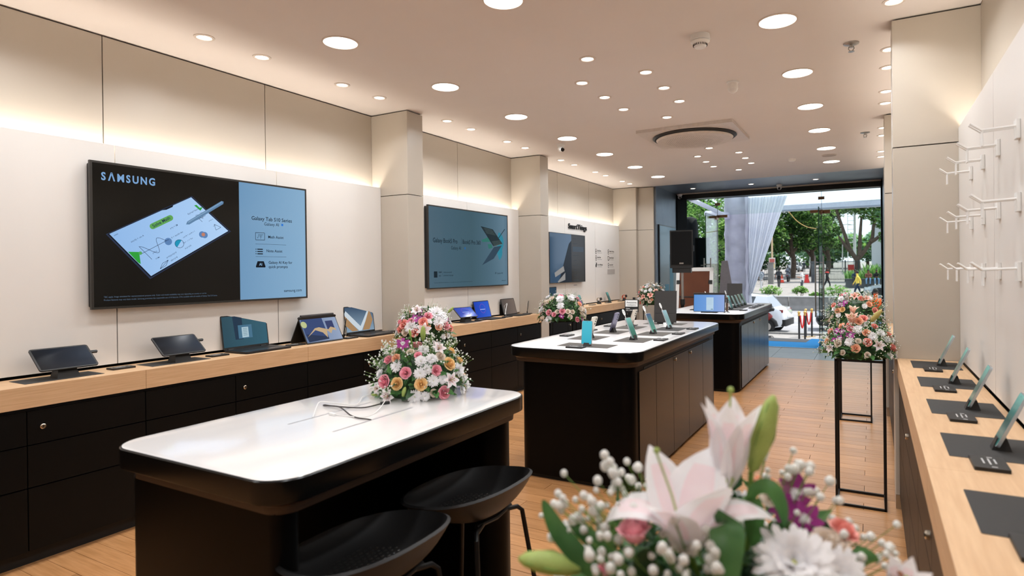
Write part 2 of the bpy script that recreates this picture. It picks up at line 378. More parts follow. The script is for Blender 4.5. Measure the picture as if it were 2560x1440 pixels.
obj('base', MB().lathe([(.055, 0), (.058, -.03), (.05, -.034), (.05, -.034)], 24), WHITE, t)
obj('sensor_head', MB().lathe([(.05, -.034), (.056, -.04), (.042, -.052), (.036, -.068), (.03, -.075)], 24), WHITE, t)
o = obj('vent_slots', MB(), BLK, t) if 0 else None
g = MB()
for k in range(24): g.box((.037, -.0015, -.065), (.042, .0015, -.054), RZ(k*15))
obj('vent_slots', g, BLK, t)
t = detector(-.895, 4.618, 'white dome shaped motion sensor on the ceiling past the smoke detector', 'sensor', 'motion_sensor')
obj('base', MB().lathe([(.045, 0), (.045, -.008), (.038, -.01)], 20), WHITE, t)
obj('dome', MB().lathe([(.036, -.01), (.038, -.05), (.03, -.07), (.012, -.082)], 20), mat('milk plastic', '#e6e2de', .3), t)
for x, y, l in ((-.1, 4.199, 'nearer'), (-.048, 7.049, 'farther')):
    t = detector(x, y, 'chrome ceiling sprinkler head beside the right wall, %s one' % l, 'sprinkler', 'ceiling_sprinkler')
    obj('plate', MB().lathe([(.045, 0), (.044, -.006), (.02, -.012)], 20), STEEL, t)
    g = MB().cyl((0, 0, -.01), (0, 0, -.028), .01, 8); g.tube([(.012, 0, -.02), (.016, 0, -.035), (.004, 0, -.05)], .003, 5).tube([(-.012, 0, -.02), (-.016, 0, -.035), (-.004, 0, -.05)], .003, 5)
    obj('nozzle', g, STEEL, t); obj('deflector', MB().lathe([(.018, -.05), (.018, -.053)], 14), STEEL, t)
t = detector(-.878, 8.253, 'small white round smoke detector near the entrance soffit', 'smoke detector', 'smoke_detector')
obj('base', MB().lathe([(.045, 0), (.045, -.02), (.03, -.035)], 18), WHITE, t)
t = detector(-.45, 8.24, 'flat round white ceiling speaker between the last two large lights', 'ceiling speaker', 'ceiling_speaker')
obj('rim', MB().lathe([(.085, 0), (.09, -.004), (.08, -.007)], 24), RINGW, t)
obj('grille', MB().lathe([(.08, -.006), (.079, -.008)], 24), mat('speaker grille', '#b3a79d', .7, scale=300, nz=.3), t)
def camera_dome(x, y, z, yaw, label):
    t = thing('security_camera', label, 'security camera', (x, y, z), yaw)
    obj('mount', MB().lathe([(.045, 0), (.045, -.022), (.034, -.03)], 18), WHITE, t)
    obj('ball_housing', MB().ball((0, 0, -.052), .036, 16), WHITE, t)
    obj('lens', MB().cyl((0, -.024, -.062), (0, -.040, -.072), .02, 16), EDGE, t)
camera_dome(-2.978, 5.901, CZ, 60, 'white dome security camera on the ceiling beside the left light row')
camera_dome(-1.34, 10.70, CZ, 5, 'white dome security camera on the entrance soffit, in the middle')
camera_dome(-3.07, 10.88, CZ-.02, 30, 'white dome security camera in the corner of the entrance soffit')

# ================================================================== glass front
def patch(p, x, y, z, wx, wz, name='patch_fitting'): obj(name, MB().rbox((x-wx/2, -0.018, 0), (x+wx/2, .018, wz), .004, T(0, y, z)), BRONZE, p)
def pane(name, x0, x1, z0, z1, p=None):
    o = obj('pane', box((x0, GY-.006, z0), (x1, GY+.006, z1)), GLASS, p)
    g = MB(); g.box((x0-.0015, GY-.0065, z0), (x0+.0015, GY+.0065, z1)); g.box((x1-.0015, GY-.0065, z0), (x1+.0015, GY+.0065, z1))
    obj('glass_edge', g, GEDGE, o); return o
DL, DR = -2.55, -.765
for k, (x0, x1, z0, z1) in enumerate([(PX0, DL-.006, 0, 2.36), (DR+.006, PX1, 0, 2.36), (PX0, DL-.006, 2.366, 2.73), (DL, DR, 2.366, 2.73), (DR+.006, PX1, 2.366, 2.73)]):
    wdw = bpy.data.objects.new('window_%d' % (k+1), None); COL.objects.link(wdw); wdw['kind'] = 'structure'; pane('p', x0, x1, z0, z1, wdw)
    if k == 0: patch(wdw, DL-.08, GY, 2.30, .14, .06); patch(wdw, DL-.08, GY, 0, .14, .06)
    if k == 1: patch(wdw, DR+.07, GY, 2.30, .14, .06); patch(wdw, DR+.07, GY, 0, .14, .06)
    if k == 3: patch(wdw, DL+.08, GY, 2.32, .2, .05); patch(wdw, DR-.08, GY, 2.32, .2, .05); patch(wdw, DL, GY, 2.55, .1, .05); patch(wdw, DR, GY, 2.55, .1, .05)
def leaf(n, x, sg, lab):
    d = bpy.data.objects.new('door_%d' % n, None); COL.objects.link(d); d['kind'] = 'structure'; d['label'] = lab; d.location = (x, GY, 0); d.rotation_euler = (0, 0, R_(sg))
    obj('pane', box((-.006, -.885, .012), (.006, -.01, 2.345)), GLASS, d)
    g = MB(); g.box((-.0065, -.888, .012), (.0065, -.884, 2.345)); g.box((-.0065, -.013, .012), (.0065, -.009, 2.345)); g.box((-.0065, -.888, 2.343), (.0065, -.009, 2.346))
    obj('glass_edge', g, GEDGE, d)
    for z in (0.008, 2.28): obj('patch_fitting', box((-.018, -.17, z), (.018, 0, z+.065)), BRONZE, d)
    obj('corner_lock', box((-.018, -.9, .0), (.018, -.8, .075)), STEEL, d)
    for s in (-1, 1):
        g = MB().cyl((s*.06, -.8, .55), (s*.06, -.8, 1.55), .012, 12)
        for z in (.66, 1.44): g.cyl((0, -.8, z), (s*.06, -.8, z), .008, 8)
        obj('pull_handle', g, STEEL, d)
leaf(1, DL, -1, 'left glass door leaf standing open'); leaf(2, DR, 1, 'right glass door leaf standing open')
sc_ = thing('wall_display', 'tall blue tinted display panel on the left entrance wall', 'screen', (PX0, 10.34, 0))
obj('frame', box((0, -.48, .12), (.025, .48, 2.12)), EDGE, sc_)
def gradient_screen(name, c1, c2, es=1, rot=90, c3=None, axis='Y'):
    m = bpy.data.materials.new(name); m.use_nodes = True; t = m.node_tree; b = t.nodes['Principled BSDF']
    b.inputs['Base Color'].default_value = (.005, .005, .006, 1); b.inputs['Roughness'].default_value = .12; b.inputs['Specular IOR Level'].default_value = .2
    tc = t.nodes.new('ShaderNodeTexCoord'); sp = t.nodes.new('ShaderNodeSeparateXYZ'); r = t.nodes.new('ShaderNodeValToRGB')
    t.links.new(tc.outputs['Generated'], sp.inputs[0]); t.links.new(sp.outputs[axis], r.inputs[0])
    r.color_ramp.elements[0].color = lin(c1); r.color_ramp.elements[1].color = lin(c2)
    if c3: e = r.color_ramp.elements.new(.5); e.color = lin(c3)
    t.links.new(r.outputs[0], b.inputs['Emission Color']); b.inputs['Emission Strength'].default_value = es; return m
obj('picture', box((.0245, -.46, .14), (.027, .46, 2.10)), gradient_screen('dusk picture', '#16303f', '#2a4a5c', .7, c3='#0d2030', axis='Z'), sc_)
g = MB(); g.box((.0268, .08, .9), (.0285, .3, 1.62)); g.box((.0268, -.2, .5), (.0285, .02, 1.1))
obj('picture_shapes', g, mat('picture teal', '#1b3442', emit='#1f4a58', es=.7), sc_)

# ================================================================== wall counters
LOCKM = mat('lock nickel', '#c9bfae', .25, metal=1)
def drawer_lock(p, x, y, z, s):
    o = obj('lock', MB().lathe([(.0125, 0), (.0125, .008), (.009, .011)], 16, RY(90*s)), LOCKM, p, (x, y, z))
    obj('keyhole', box((-.0008*s+.0112*s, -.0012, -.005), (.0122*s, .0012, .005)), BLK, o)
def cabinet(fx, s, y0, y1, lock, label, group):
    t = thing('drawer_cabinet', label, 'cabinet', (fx, y0, 0), 0, group)
    L = y1-y0; bx = lambda a, b, y_0, y_1, z0, z1: box((min(-s*a, -s*b), y_0, z0), (max(-s*a, -s*b), y_1, z1))
    obj('carcass', bx(.022, .38, 0, L, .07, .738), DARK, t); obj('plinth', bx(.05, .36, 0, L, 0, .07), DARK, t)
    for i, (z0, z1) in enumerate(((.572, .728), (.372, .566), (.075, .366))):
        x0, x1 = (0, -.02*s); d = obj('drawer_front', MB().rbox((min(x0, x1), .002, z0), (max(x0, x1), L-.002, z1), .002, n=2), LAMB2, t)
        if lock and i == 0: drawer_lock(d, 0, .06, .649, s)
    return t
def worktop(fx, wx, y0, y1, seams, label, s):
    t = thing('wooden_worktop', label, 'counter top', (0, 0, 0))
    for a, b in zip([y0]+seams, seams+[y1]):
        x0, x1 = sorted((fx, wx)); obj('oak_board', MB().rbox((x0, a+.0004, .746), (x1, b-.0004, .847), .003, n=2), OAK, t)
    return t
def fill(fx, s, segs, nm):
    n = len(segs)
    for i, (a, b, l) in enumerate(segs):
        cabinet(fx, s, a, b, l, 'black drawer cabinet %s, %s along%s' % (nm, ROW[i], ', with lock' if l else ''), 'drawer cabinets '+nm)
seg = lambda ys, locks: [(a, b, i in locks) for i, (a, b) in enumerate(zip(ys, ys[1:]))]
fill(CF-.008, 1, seg([-.28, .252, .78, 1.31, 1.834, 2.362, 2.905, 3.43, 3.95], (1, 3, 5, 7)), 'under the first left wall counter')
fill(CF-.008, 1, seg([4.165, 4.69, 5.22, 5.75, 6.295], (1, 3)), 'under the middle left wall counter')
fill(CF-.008, 1, seg([6.505, 7.02, 7.54, 8.06, 8.58, 9.1, 9.61], (1, 3, 5)), 'under the farthest left wall counter')
fill(RC+.02, -1, seg([-.28, .25, .78, 1.30, 1.82, 2.34, 2.87, 3.4, 3.905], (0, 2, 4, 6)), 'under the near right wall counter')
fill(RC+.02, -1, seg([4.115, 4.66, 5.2, 5.75, 6.295], (1, 3)), 'under the middle right wall counter')
worktop(CF, PN+.001, -.28, 3.954, [.78, 1.834, 2.905], 'light oak counter top along the left wall nearest the camera', 1)
worktop(CF, PN+.001, 4.163, 6.297, [5.22], 'light oak counter top under the middle left wall screen', 1)
worktop(CF, PN+.001, 6.503, 9.617, [7.54, 8.58], 'light oak counter top under the farthest left wall screen', 1)
worktop(RC+.012, RP-.001, -.28, 3.907, [.78, 1.82, 2.87], 'light oak counter top along the right wall', -1)
worktop(RC+.012, RP-.001, 4.113, 6.297, [5.22], 'light oak counter top on the right wall behind the near column', -1)

# ================================================================== island tables
def ring(x0, y0, x1, y1, r, z, ins=0, n=8): return [(x, y, z) for x, y in rrect(x0+ins, y0+ins, x1-ins, y1-ins, max(r-ins, .01), n)]
def island(x0, y0, x1, y1, r, label, name='display_table'):
    t = thing(name, label, 'table', ((x0+x1)/2, (y0+y1)/2, 0)); hx, hy = (x1-x0)/2, (y1-y0)/2; q = (-hx, -hy, hx, hy, r)
    obj('tabletop', MB().loft([ring(*q, .856, .006), ring(*q, .8615, .006), ring(*q, .862, .0075)]), STONE, t)
    obj('edge_band', MB().loft([ring(*q, .803, .001), ring(*q, .806), ring(*q, .858), ring(*q, .8612, .003), ring(*q, .8612, .0065), ring(*q, .80, .0065)]), EDGE, t)
    obj('bevel_trim', MB().loft([ring(*q, .803, .008), ring(*q, .785, .036), ring(*q, .765, .038)]), RIM, t)
    return t, hx, hy
T2x0, T2x1 = -2.16, -1.226
t1, hx, hy = island(-1.985, .935, -1.228, 2.14, .1, 'white topped counter height table nearest the camera with two stools', 'counter_table')
obj('end_panel', MB().rbox((-hx+.045, -hy+.042, .0), (hx-.05, -hy+.12, .768), .036, n=6), LAMB, t1)
obj('end_panel', MB().rbox((-hx+.05, hy-.2, .0), (hx-.05, hy-.045, .768), .07), LAMB, t1)
obj('back_panel', box((-hx+.07, -hy+.12, .0), (-hx+.1, hy-.12, .768)), LAMB, t1)
obj('apron', box((-hx+.1, -hy+.12, .74), (hx-.09, hy-.12, .768)), LAMB, t1)
g = MB()
for x in (-.09, .118): obj('cable_slot', box((x-.005, -.197, .8618), (x+.005, .173, .8624)), mat('slot grey', '#a3a4a8', .4), t1)
def body(t, hx, hy, seams, locks):
    obj('body', MB().loft([ring(-hx+.04, -hy+.012, hx, hy, .13, .03, .052), ring(-hx+.04, -hy+.012, hx, hy, .13, .768, .052)]), LAMB, t)
    obj('plinth', MB().loft([ring(-hx, -hy, hx, hy, .1, 0, .09), ring(-hx, -hy, hx, hy, .1, .03, .09)]), DARK, t)
    for i, (a, b) in enumerate(zip(seams, seams[1:])):
        d = obj('door', MB().rbox((hx-.056, a+.0015, .035), (hx-.045, b-.0015, .725), .002, n=2), mat('dark brown gloss laminate', '#120e0c', .26, nz=.04, spec=.4), t)
        if i in locks:
            lk = obj('lock', MB().lathe([(.0125, 0), (.0125, .008), (.009, .011)], 16, RY(90)), LOCKM, d, (hx-.045, locks[i], .70))
    obj('finger_gap', box((hx-.0555, seams[0]+.1, .728), (hx-.049, seams[-1]-.1, .742)), DARK, t)
t2, hx, hy = island(T2x0, 3.38, T2x1, 5.70, .15, 'white topped black island table with phones, second from the camera')
c = 4.54; body(t2, hx, hy, [3.56-c, 3.894-c, 4.292-c, 4.711-c, 5.154-c, 5.52-c], {2: 4.339-c, 3: 4.758-c})
t3, hx, hy = island(T2x0, 6.70, T2x1, 9.05, .15, 'white topped black island table nearest the glass entrance')
c = 7.875; body(t3, hx, hy, [6.9-c, 7.296-c, 7.712-c, 8.1-c, 8.499-c, 8.87-c], {1: 7.694-c, 3: 8.15-c})

# ================================================================== bar stools
def stool(x, y, rz, label):
    t = thing('bar_stool', label, 'stool', (x, y, 0), rz, 'black bar stools')
    # bowl seat, open towards -y, back lip towards +y
    def rim(a):
        c, s = cos(a), sin(a); e = .82
        return (.215*abs(c)**e*(1 if c > 0 else -1), .185*abs(s)**e*(1 if s > 0 else -1))
    NU, NV = 40, 12
    def h(a): s = (sin(a)+1)/2; return .045+.06*s**1.3
    def surf(u, v, th=0):
        a = 2*pi*u; rx, ry = rim(a); k = v**.75
        zz = h(a)*max(0, (v-.3)/.7)**2
        n = 1+th*.045
        return (rx*k*n, ry*k*n, .585+zz-(.018 if th else 0)*(1-v*.75))
    g = MB(); g.grid(NU+1, NV, lambda u, v: surf(u, v)); g.grid(NU+1, NV, lambda u, v: surf(1-u, v, 1))
    g.loft([[surf(i/NU, 1, 1) for i in range(NU)], [surf(i/NU, 1) for i in range(NU)]], cap=(0, 0))
    st = obj('seat', g, mat('black moulded seat', '#0e0d0d', .45, nz=.05, spec=.35), t, smooth=60)
    b = MB()
    for i in range(-6, 7):
        for j in range(-5, 6):
            x_, y_ = i*.018+(.009 if j % 2 else 0), j*.016
            if x_*x_/.0121+y_*y_/.0085 < 1: b.ball((x_, y_, .586), .0065, 6, (1, .6, .35))
    o = obj('seat_studs', b, mat('seat stud', '#121211', .3), t); o['kind'] = 'stuff'
    for s_ in (-1, 1): obj('under_seat_bracket', MB().tube([(-.1, .1*s_, .57), (0, .11*s_, .565), (.1, .1*s_, .57)], .007), BLK2, t)
    for sx, sy in ((-1, -1), (1, -1), (-1, 1), (1, 1)):
        obj('leg', MB().tube([(sx*.06, sy*.10, .568), (sx*.12, sy*.115, .56), (sx*.135, sy*.125, .545), (sx*.20, sy*.19, .006)], .008), BLK2, t)
    q = [(-.173, -.165), (.173, -.165), (.173, .165), (-.173, .165), (-.173, -.165)]
    for (a, b_), (c_, d_) in zip(q, q[1:]): obj('footrest_bar', MB().cyl((a, b_, .22), (c_, d_, .22), .006, 8), BLK2, t)
    return t
stool(-1.18, 1.63, -90, 'black moulded bar stool farther from the camera at the near table')
stool(-1.18, 1.175, -90, 'black moulded bar stool nearest the camera at the near table')

# ================================================================== screens on the left wall
def ink(c, es=.86):
    return mat('ink '+c+str(es), '#020202', .3, emit=c, es=es, spec=.1)
def tv(name, label, y, z, w_, h_, pic, bez=.012):
    t = thing(name, label, 'screen', (-3.715, y, z)); t.rotation_euler = (pi/2, 0, pi/2)
    obj('back_housing', MB().rbox((-w_/2+.01, -h_/2+.01, -.05), (w_/2-.01, h_/2-.01, -.012), .01), BLK, t)
    b = MB()
    for a in (((-w_/2, -h_/2), (w_/2, -h_/2+bez)), ((-w_/2, h_/2-bez), (w_/2, h_/2)), ((-w_/2, -h_/2+bez), (-w_/2+bez, h_/2-bez)), ((w_/2-bez, -h_/2+bez), (w_/2, h_/2-bez))):
        b.box((*a[0], -.014), (*a[1], .003))
    b.box((-w_/2+bez, -h_/2+bez, -.014), (w_/2-bez, h_/2-bez, -.002))
    obj('frame', b, mat('screen bezel', '#26231f', .35), t)
    s = obj('screen', box((-w_/2+bez, -h_/2+bez, -.002), (w_/2-bez, h_/2-bez, 0)), pic, t); return t, s
DKS = mat('dark picture black', '#020202', .16, emit='#16130f', es=.7, spec=.15)
t, s = tv('wall_display', 'largest wall screen with a tablet and pen advertisement, nearest on left wall', 2.406, 1.583, 1.424, .814, DKS)
o = obj('blue_picture_area', MB().box((.166, -.395, 0), (.70, .395, .0006)), gradient_screen('tv blue', '#6f9abf', '#8ab2d2', .8, axis='X'), s)
LB = ink('#7ba5d2')
WM = [text(c, .060, .030)[0] for c in 'SΛMSUNG']; gap = .011; nat = sum(max(p[0] for p in v)-min(p[0] for p in v) for v in WM); k_ = (.284-6*gap)/nat; x_ = -.656
for c, v in zip('SΛMSUNG', WM):
    v2, f2 = text(c, .060, .030); x0 = min(p[0] for p in v2); obj('wordmark_letter', MB().add([((a-x0)*k_, b, .0008) for a, b, _ in v2], f2), LB, s, (x_, .306, 0), smooth=0); x_ += (max(p[0] for p in v2)-x0)*k_+gap
D = ink('#0f1620'); g = MB()
for tx, x_, y_, sz, bd, al in (('Galaxy Tab S10 Series', .255, .148, .0365, .008, 'LEFT'), ('Galaxy AI', .352, .115, .031, 0, 'LEFT'), ('Math Assist', .382, .027, .027, .01, 'LEFT'), ('Note Assist', .368, -.071, .027, .01, 'LEFT'), ('Galaxy AI Key for', .384, -.152, .027, .01, 'LEFT'), ('quick prompts', .384, -.182, .027, .01, 'LEFT'), ('samsung.com', .662, -.355, .029, .004, 'RIGHT')):
    puttext(g, tx, x_, y_, sz, bd, al, .0014)
for yy in (-.016, -.103): g.box((.284, yy-.0008, .0008), (.53, yy+.0008, .0014))
obj('lettering', g, D, s)
g = MB(); g.line([(.285, .012), (.355, .012), (.355, .062), (.285, .062), (.285, .012)], .003, .0014)
g.line([(.298, .03), (.303, .024), (.308, .05), (.345, .05)], .002, .0014); g.line([(.312, .043), (.338, .043)], .002, .0014); g.line([(.325, .04), (.325, .02)], .002, .0014); g.line([(.314, .034), (.336, .034)], .002, .0014)
for k in range(3): g.disc(.287, -.052-k*.016, .0035, .0014, 10); g.line([(.297, -.052-k*.016), (.34, -.052-k*.016)], .007, .0014)
g.poly([(.298, -.135), (.346, -.135), (.36, -.172), (.357, -.178), (.287, -.178), (.284, -.172)], .0014)
obj('icons', g, D, s)
obj('icon_letters', puttext(MB(), 'AI', .322, -.165, .026, .02, 'CENTER', .0018), ink('#86aed0'), s)
g = MB()
for a in range(0, 360, 45): g.poly([(.5+.003*cos(R_(a+90)), .127+.003*sin(R_(a+90))), (.5+.015*cos(R_(a)), .127+.015*sin(R_(a))), (.5-.003*cos(R_(a+90)), .127-.003*sin(R_(a+90)))], .0014)
obj('spark_icon', g, ink('#1f6fd0'), s)
# drawn tablet: bilinear map of the unit square onto its picture
def bil(P):
    A, B, C_, D_ = P       # 00, 10, 11, 01
    return lambda u, v: tuple((A[i]*(1-u)+B[i]*u)*(1-v)+(D_[i]*(1-u)+C_[i]*u)*v for i in (0, 1))
q = bil([(-.402, -.228), (.086, .062), (-.158, .259), (-.62, .009)])
def qp(u0, v0, u1, v1, z, g): return g.poly([q(u0, v0), q(u1, v0), q(u1, v1), q(u0, v1)], z)
g = MB(); qp(-.028, -.04, 1.02, 1.02, .0006, g); obj('drawn_tablet_edge', g, ink('#28324a'), s)
g = MB(); qp(-.012, -.018, 1.008, 1.008, .0008, g); obj('drawn_tablet_bezel', g, ink('#0c0f16'), s)
g = MB(); qp(0, 0, 1, 1, .0010, g); obj('drawn_tablet_page', g, gradient_screen('page', '#84abd8', '#a3c3e6', 1, axis='X'), s)
g = MB(); g.poly([q(.62, 1), q(.66, .975), q(.74, .975), q(.76, 1)], .0012); obj('camera_notch', g, ink('#0c0f16'), s)
g = MB(); g.poly([q(.06, .62), q(.27, .90), q(.16, 1.0), q(0, .80), q(0, .55)], .0012) if 0 else None
g.poly([(-.525, -.088), (-.466, -.088), (-.458, -.158), (-.474, -.148)], .0012); obj('drawn_green_shape', g, ink('#2f9e3c'), s)
g = MB(); g.poly([(-.14, .21), (-.125, .215), (-.105, .198), (-.085, .205), (-.10, .18)], .0012)
obj('drawn_green_shape', g, ink('#2f9e3c'), s)
g = MB()
pts = [q(.44+.23*t_, .80) for t_ in (0, 1)]
g.line([q(.40, .80), q(.62, .80)], .034, .0012); g.disc(*q(.40, .80), .017, .0012, 12); g.disc(*q(.62, .80), .017, .0012, 12)
obj('drawn_highlight', g, ink('#5fa356'), s)
ang = math.atan2(.290, .488)
def ht(g, tx, u, v, sz, bd=0):
    x_, y_ = q(u, v); return puttext(g, tx, 0, 0, sz, bd, 'LEFT', 0, T(x_, y_, .0015) @ RZ(math.degrees(ang)) @ Matrix.Shear('XZ', 4, (0, 0)))
g = MB()
ht(g, 'Solve Math', .395, .77, .026, .012)
for tx, u, v, sz in (('sin(-A) = -sin A', .10, .70, .013), ('f(x)=ax²+bx+c', .80, .70, .014), ('Tan - Tan', .86, .60, .012), ('x+y = 2π', .52, .60, .014), ('X = -b±√b²-4ac', .45, .43, .013), ('y=f(x)', .18, .34, .012), ('(a+b)(a+b)=0', .25, .14, .013), ('a(b+c)=0', .26, .05, .013), ('cos²A + sin²A = 1', .55, .33, .012), ('Tan² - 1 = Tan', .50, .23, .012), ('(x,y) (a,b)', .47, .12, .012), ('y=sin x', .92, .38, .011), ('l=2πr', .16, .22, .012), ('x=25', .97-.06, .24, .01), ('notes', .02, .93, .011)):
    ht(g, tx, u, v, sz)
obj('handwriting', g, ink('#20304a'), s)
g = MB()
g.line([q(.10, .44), q(.42, .44)], .0022, .0013); g.line([q(.13, .58), q(.13, .26)], .0022, .0013)
g.line([q(.13+.26*i/24, .44+.13*cos(i/24*2*pi*1.25)) for i in range(25)], .0022, .0013)
g.line([q(.80, .53), q(.95, .53)], .002, .0013); g.line([q(.86, .62), q(.86, .44)], .002, .0013)
g.line([q(.80, .48+.06), q(.85, .60), q(.9, .5), q(.94, .62)], .002, .0013)
for dd in (.0,): g.line([q(.12, .03), q(.18, .10), q(.25, .10), q(.19, .03), q(.12, .03), q(.25, .10)], .002, .0013)
g.line([q(.9, .15), q(.94, .28), q(.97, .15), q(.9, .15)], .002, .0013)
cx_, cy_ = q(.47, .27)
g.line([(cx_+.027*cos(a*.3), cy_+.025*sin(a*.3)) for a in range(22)], .0022, .0016)
obj('drawn_diagrams', g, ink('#1c2a44'), s)
g = MB(); g.poly([(cx_+.026*cos(R_(a)), cy_+.024*sin(R_(a))) for a in range(60, 250, 10)], .0012); obj('drawn_half_disc', g, ink('#1e93b8'), s)
g = MB(); x_, y_ = q(.40, .41); obj('drawn_pie', g.disc(x_, y_, .022, .0012, 18), ink('#5b82b4'), s); g = MB(); x_, y_ = q(.75, .20); g.disc(x_-.008, y_, .02, .0012, 18); g.disc(x_+.009, y_-.003, .02, .0013, 18); obj('drawn_circles', g, ink('#5b82b4'), s)
g = MB(); x_, y_ = q(.75, .20); g.disc(x_, y_, .012, .0014, 14, T(0, 0, 0)); x_, y_ = q(.38, .42); obj('drawn_orange', g, ink('#c07f68'), s)
g = MB(); x_, y_ = q(.09, .46); g.disc(x_, y_, .01, .0012, 14); obj('drawn_dot', g, ink('#55a65c'), s)
g = MB(); g.line([q(.72, .55), q(.80, .58)], .003, .0013); obj('drawn_red_underline', g, ink('#c2485a'), s)
# stylus picture
g = MB(); a, b = Vector((-.178, .098)), Vector((.047, .246)); d = (b-a).normalized(); n_ = Vector((-d.y, d.x))
g.poly([tuple(a-d*.018), tuple(a+n_*-.011), tuple(b+n_*-.011), tuple(b+d*.010), tuple(b+n_*.011), tuple(a+n_*.011)], .0020); obj('drawn_stylus', g, ink('#5f83a6'), s)
g = MB(); g.line([tuple(a+n_*.004), tuple(b+n_*.004)], .006, .0023); obj('drawn_stylus_shine', g, ink('#7ea1c2'), s)
g = MB()
puttext(g, 'T&C apply. Image simulated for representational purpose only. Color and model availability may vary depending on country or carrier.', -.652, -.345, .0128, 0, z=.0012, sx=.84)
puttext(g, 'Product features may vary basis model. Samsung promotes the responsible use of AI features. S Pen available with all models of Galaxy Tab S10 Series.', -.652, -.362, .0128, 0, z=.0012, sx=.84)
obj('small_print', g, ink('#56697e'), s)

t, s = tv('wall_display', 'second wall screen, blue green, advertising a laptop, between two columns', 5.242, 1.600, 1.436, .812, gradient_screen('tv2 blue', '#456070', '#557386', .85, axis='X', c3='#3f5a66'))
g = MB()
for tx, x_, y_, sz, bd, al, sx in (('Galaxy Book5 Pro', -.645, .048, .062, .010, 'LEFT', .86), ('Book5 Pro 360', -.165, .048, .062, .010, 'LEFT', .86), ('Galaxy AI', -.36, -.015, .05, 0, 'LEFT', .86), ('Copilot+ PC', .475, -.272, .026, 0, 'LEFT', 1), ('samsung.com', .668, -.352, .017, .004, 'RIGHT', 1), ('intel', -.562, -.25, .026, .02, 'LEFT', 1), ('evo', -.562, -.285, .026, 0, 'LEFT', 1), ('Intel-powered', -.485, -.252, .023, 0, 'LEFT', 1), ('premium laptops', -.485, -.282, .023, 0, 'LEFT', 1)):
    puttext(g, tx, x_, y_, sz, bd, al, .0012, sx=sx)
g.line([(-.182, .04), (-.182, .105)], .002, .0012); g.line([(-.502, -.285), (-.502, -.235)], .0015, .0012)
g.box((-.634, -.295, .0004), (-.582, -.235, .0012)); g.line([(.446, -.27), (.462, -.262), (.458, -.25), (.446, -.258), (.446, -.27)], .004, .0012)
puttext(g, 'Screen image simulated. Features and availability may vary by country, region, carrier or model. Actual product may differ from the picture shown here.', -.634, -.349, .0115, 0, z=.0012, sx=.9)
obj('lettering', g, ink('#14222b'), s)
g = MB()
for a in range(0, 360, 45): g.poly([(-.122+.004*cos(R_(a+90)), .002+.004*sin(R_(a+90))), (-.122+.02*cos(R_(a)), .002+.02*sin(R_(a))), (-.122-.004*cos(R_(a+90)), .002-.004*sin(R_(a+90)))], .0012)
obj('spark_icon', g, ink('#1f5f9c'), s)
g = MB()
for c, r in (((.52, .09), .11), ((.5, -.02), .1)):
    g.poly([(c[0]+r*cos(R_(a)), c[1]+r*sin(R_(a))) for a in range(-70, 100, 10)]+[(c[0]-.02, c[1])], .0004)
obj('drawn_glow', g, ink('#2b7d92', .9), s)
g = MB(); g.poly([(.18, .10), (.40, .16), (.42, .09), (.2, .08)], .0005); g.poly([(.3, .06), (.38, .06), (.40, .02), (.32, .01)], .0006); obj('drawn_glow', g, ink('#2f6d63'), s)
g = MB(); g.poly([(.168, .250), (.405, .228), (.604, .073), (.415, .038)], .0010); obj('drawn_laptop_lid', g, ink('#1c2a30'), s)
g = MB(); g.poly([(.425, .030), (.590, .053), (.418, -.099), (.187, -.173)], .0010); obj('drawn_laptop_base', g, ink('#2c4152'), s)
g = MB()
for k in range(4): g.line([(.235+k*.012, .222-k*.016+.01), (.40+k*.02, .205-k*.016+.01)], .003, .0013); g.line([(.385+k*.012, .088-k*.012), (.555+k*.01, .108-k*.012)], .003, .0013)
g.line([(.415, .038), (.604, .073)], .005, .0014)
obj('drawn_key_lines', g, ink('#5d6d68'), s)
g = MB(); g.line([(.500, .118), (.656, .244)], .010, .0016); obj('drawn_stylus', g, ink('#22323c'), s)

t, s = tv('wall_display', 'third wall screen, dark with a blue picture, half behind the column', 7.55, 1.53, 1.12, .678, DKS, .006)
g = MB(); g.box((-.553, -.333, 0), (.1, .333, .0006)); obj('blue_picture_area', g, gradient_screen('tv3 blue', '#2d4a63', '#3b5a76', .8, axis='X'), s)
g = MB(); g.poly([(-.3, -.333), (-.16, -.1), (.02, .2), (.1, .25), (.1, -.333)], .0009); obj('drawn_shadow', g, ink('#101c28'), s)
g = MB(); g.poly([(-.42, -.2), (-.15, -.11), (-.12, -.18), (-.4, -.26)], .0011); g.poly([(-.33, -.32), (-.1, -.2), (-.1, -.3), (-.3, -.333)], .0011); obj('drawn_light_streak', g, ink('#8f8d8b'), s)
g = MB(); g.box((.145, .095, 0), (.51, .168, .0008)); obj('menu_bar', g, ink('#3a4652'), s)
g = MB()
for k in range(9): g.line([(.16, .28-k*.07-(.1 if k > 1 else 0)), (.16+.1+.08*((k*37) % 5)/4, .28-k*.07-(.1 if k > 1 else 0))], .006, .0008)
obj('menu_lines', g, ink('#2c343c'), s)
# small blue screen low on the wall behind the flowers
t = thing('small_wall_screen', 'small dark screen low on the left wall behind the white flower dome', 'screen', (-3.755, 7.1, 1.04)); t.rotation_euler = (pi/2, 0, pi/2)
obj('frame', MB().rbox((-.16, -.1, -.01), (.16, .1, .0), .008), BLK, t); obj('screen', MB().box((-.15, -.09, 0), (.15, .09, .002)), ink('#1f3c50'), t)

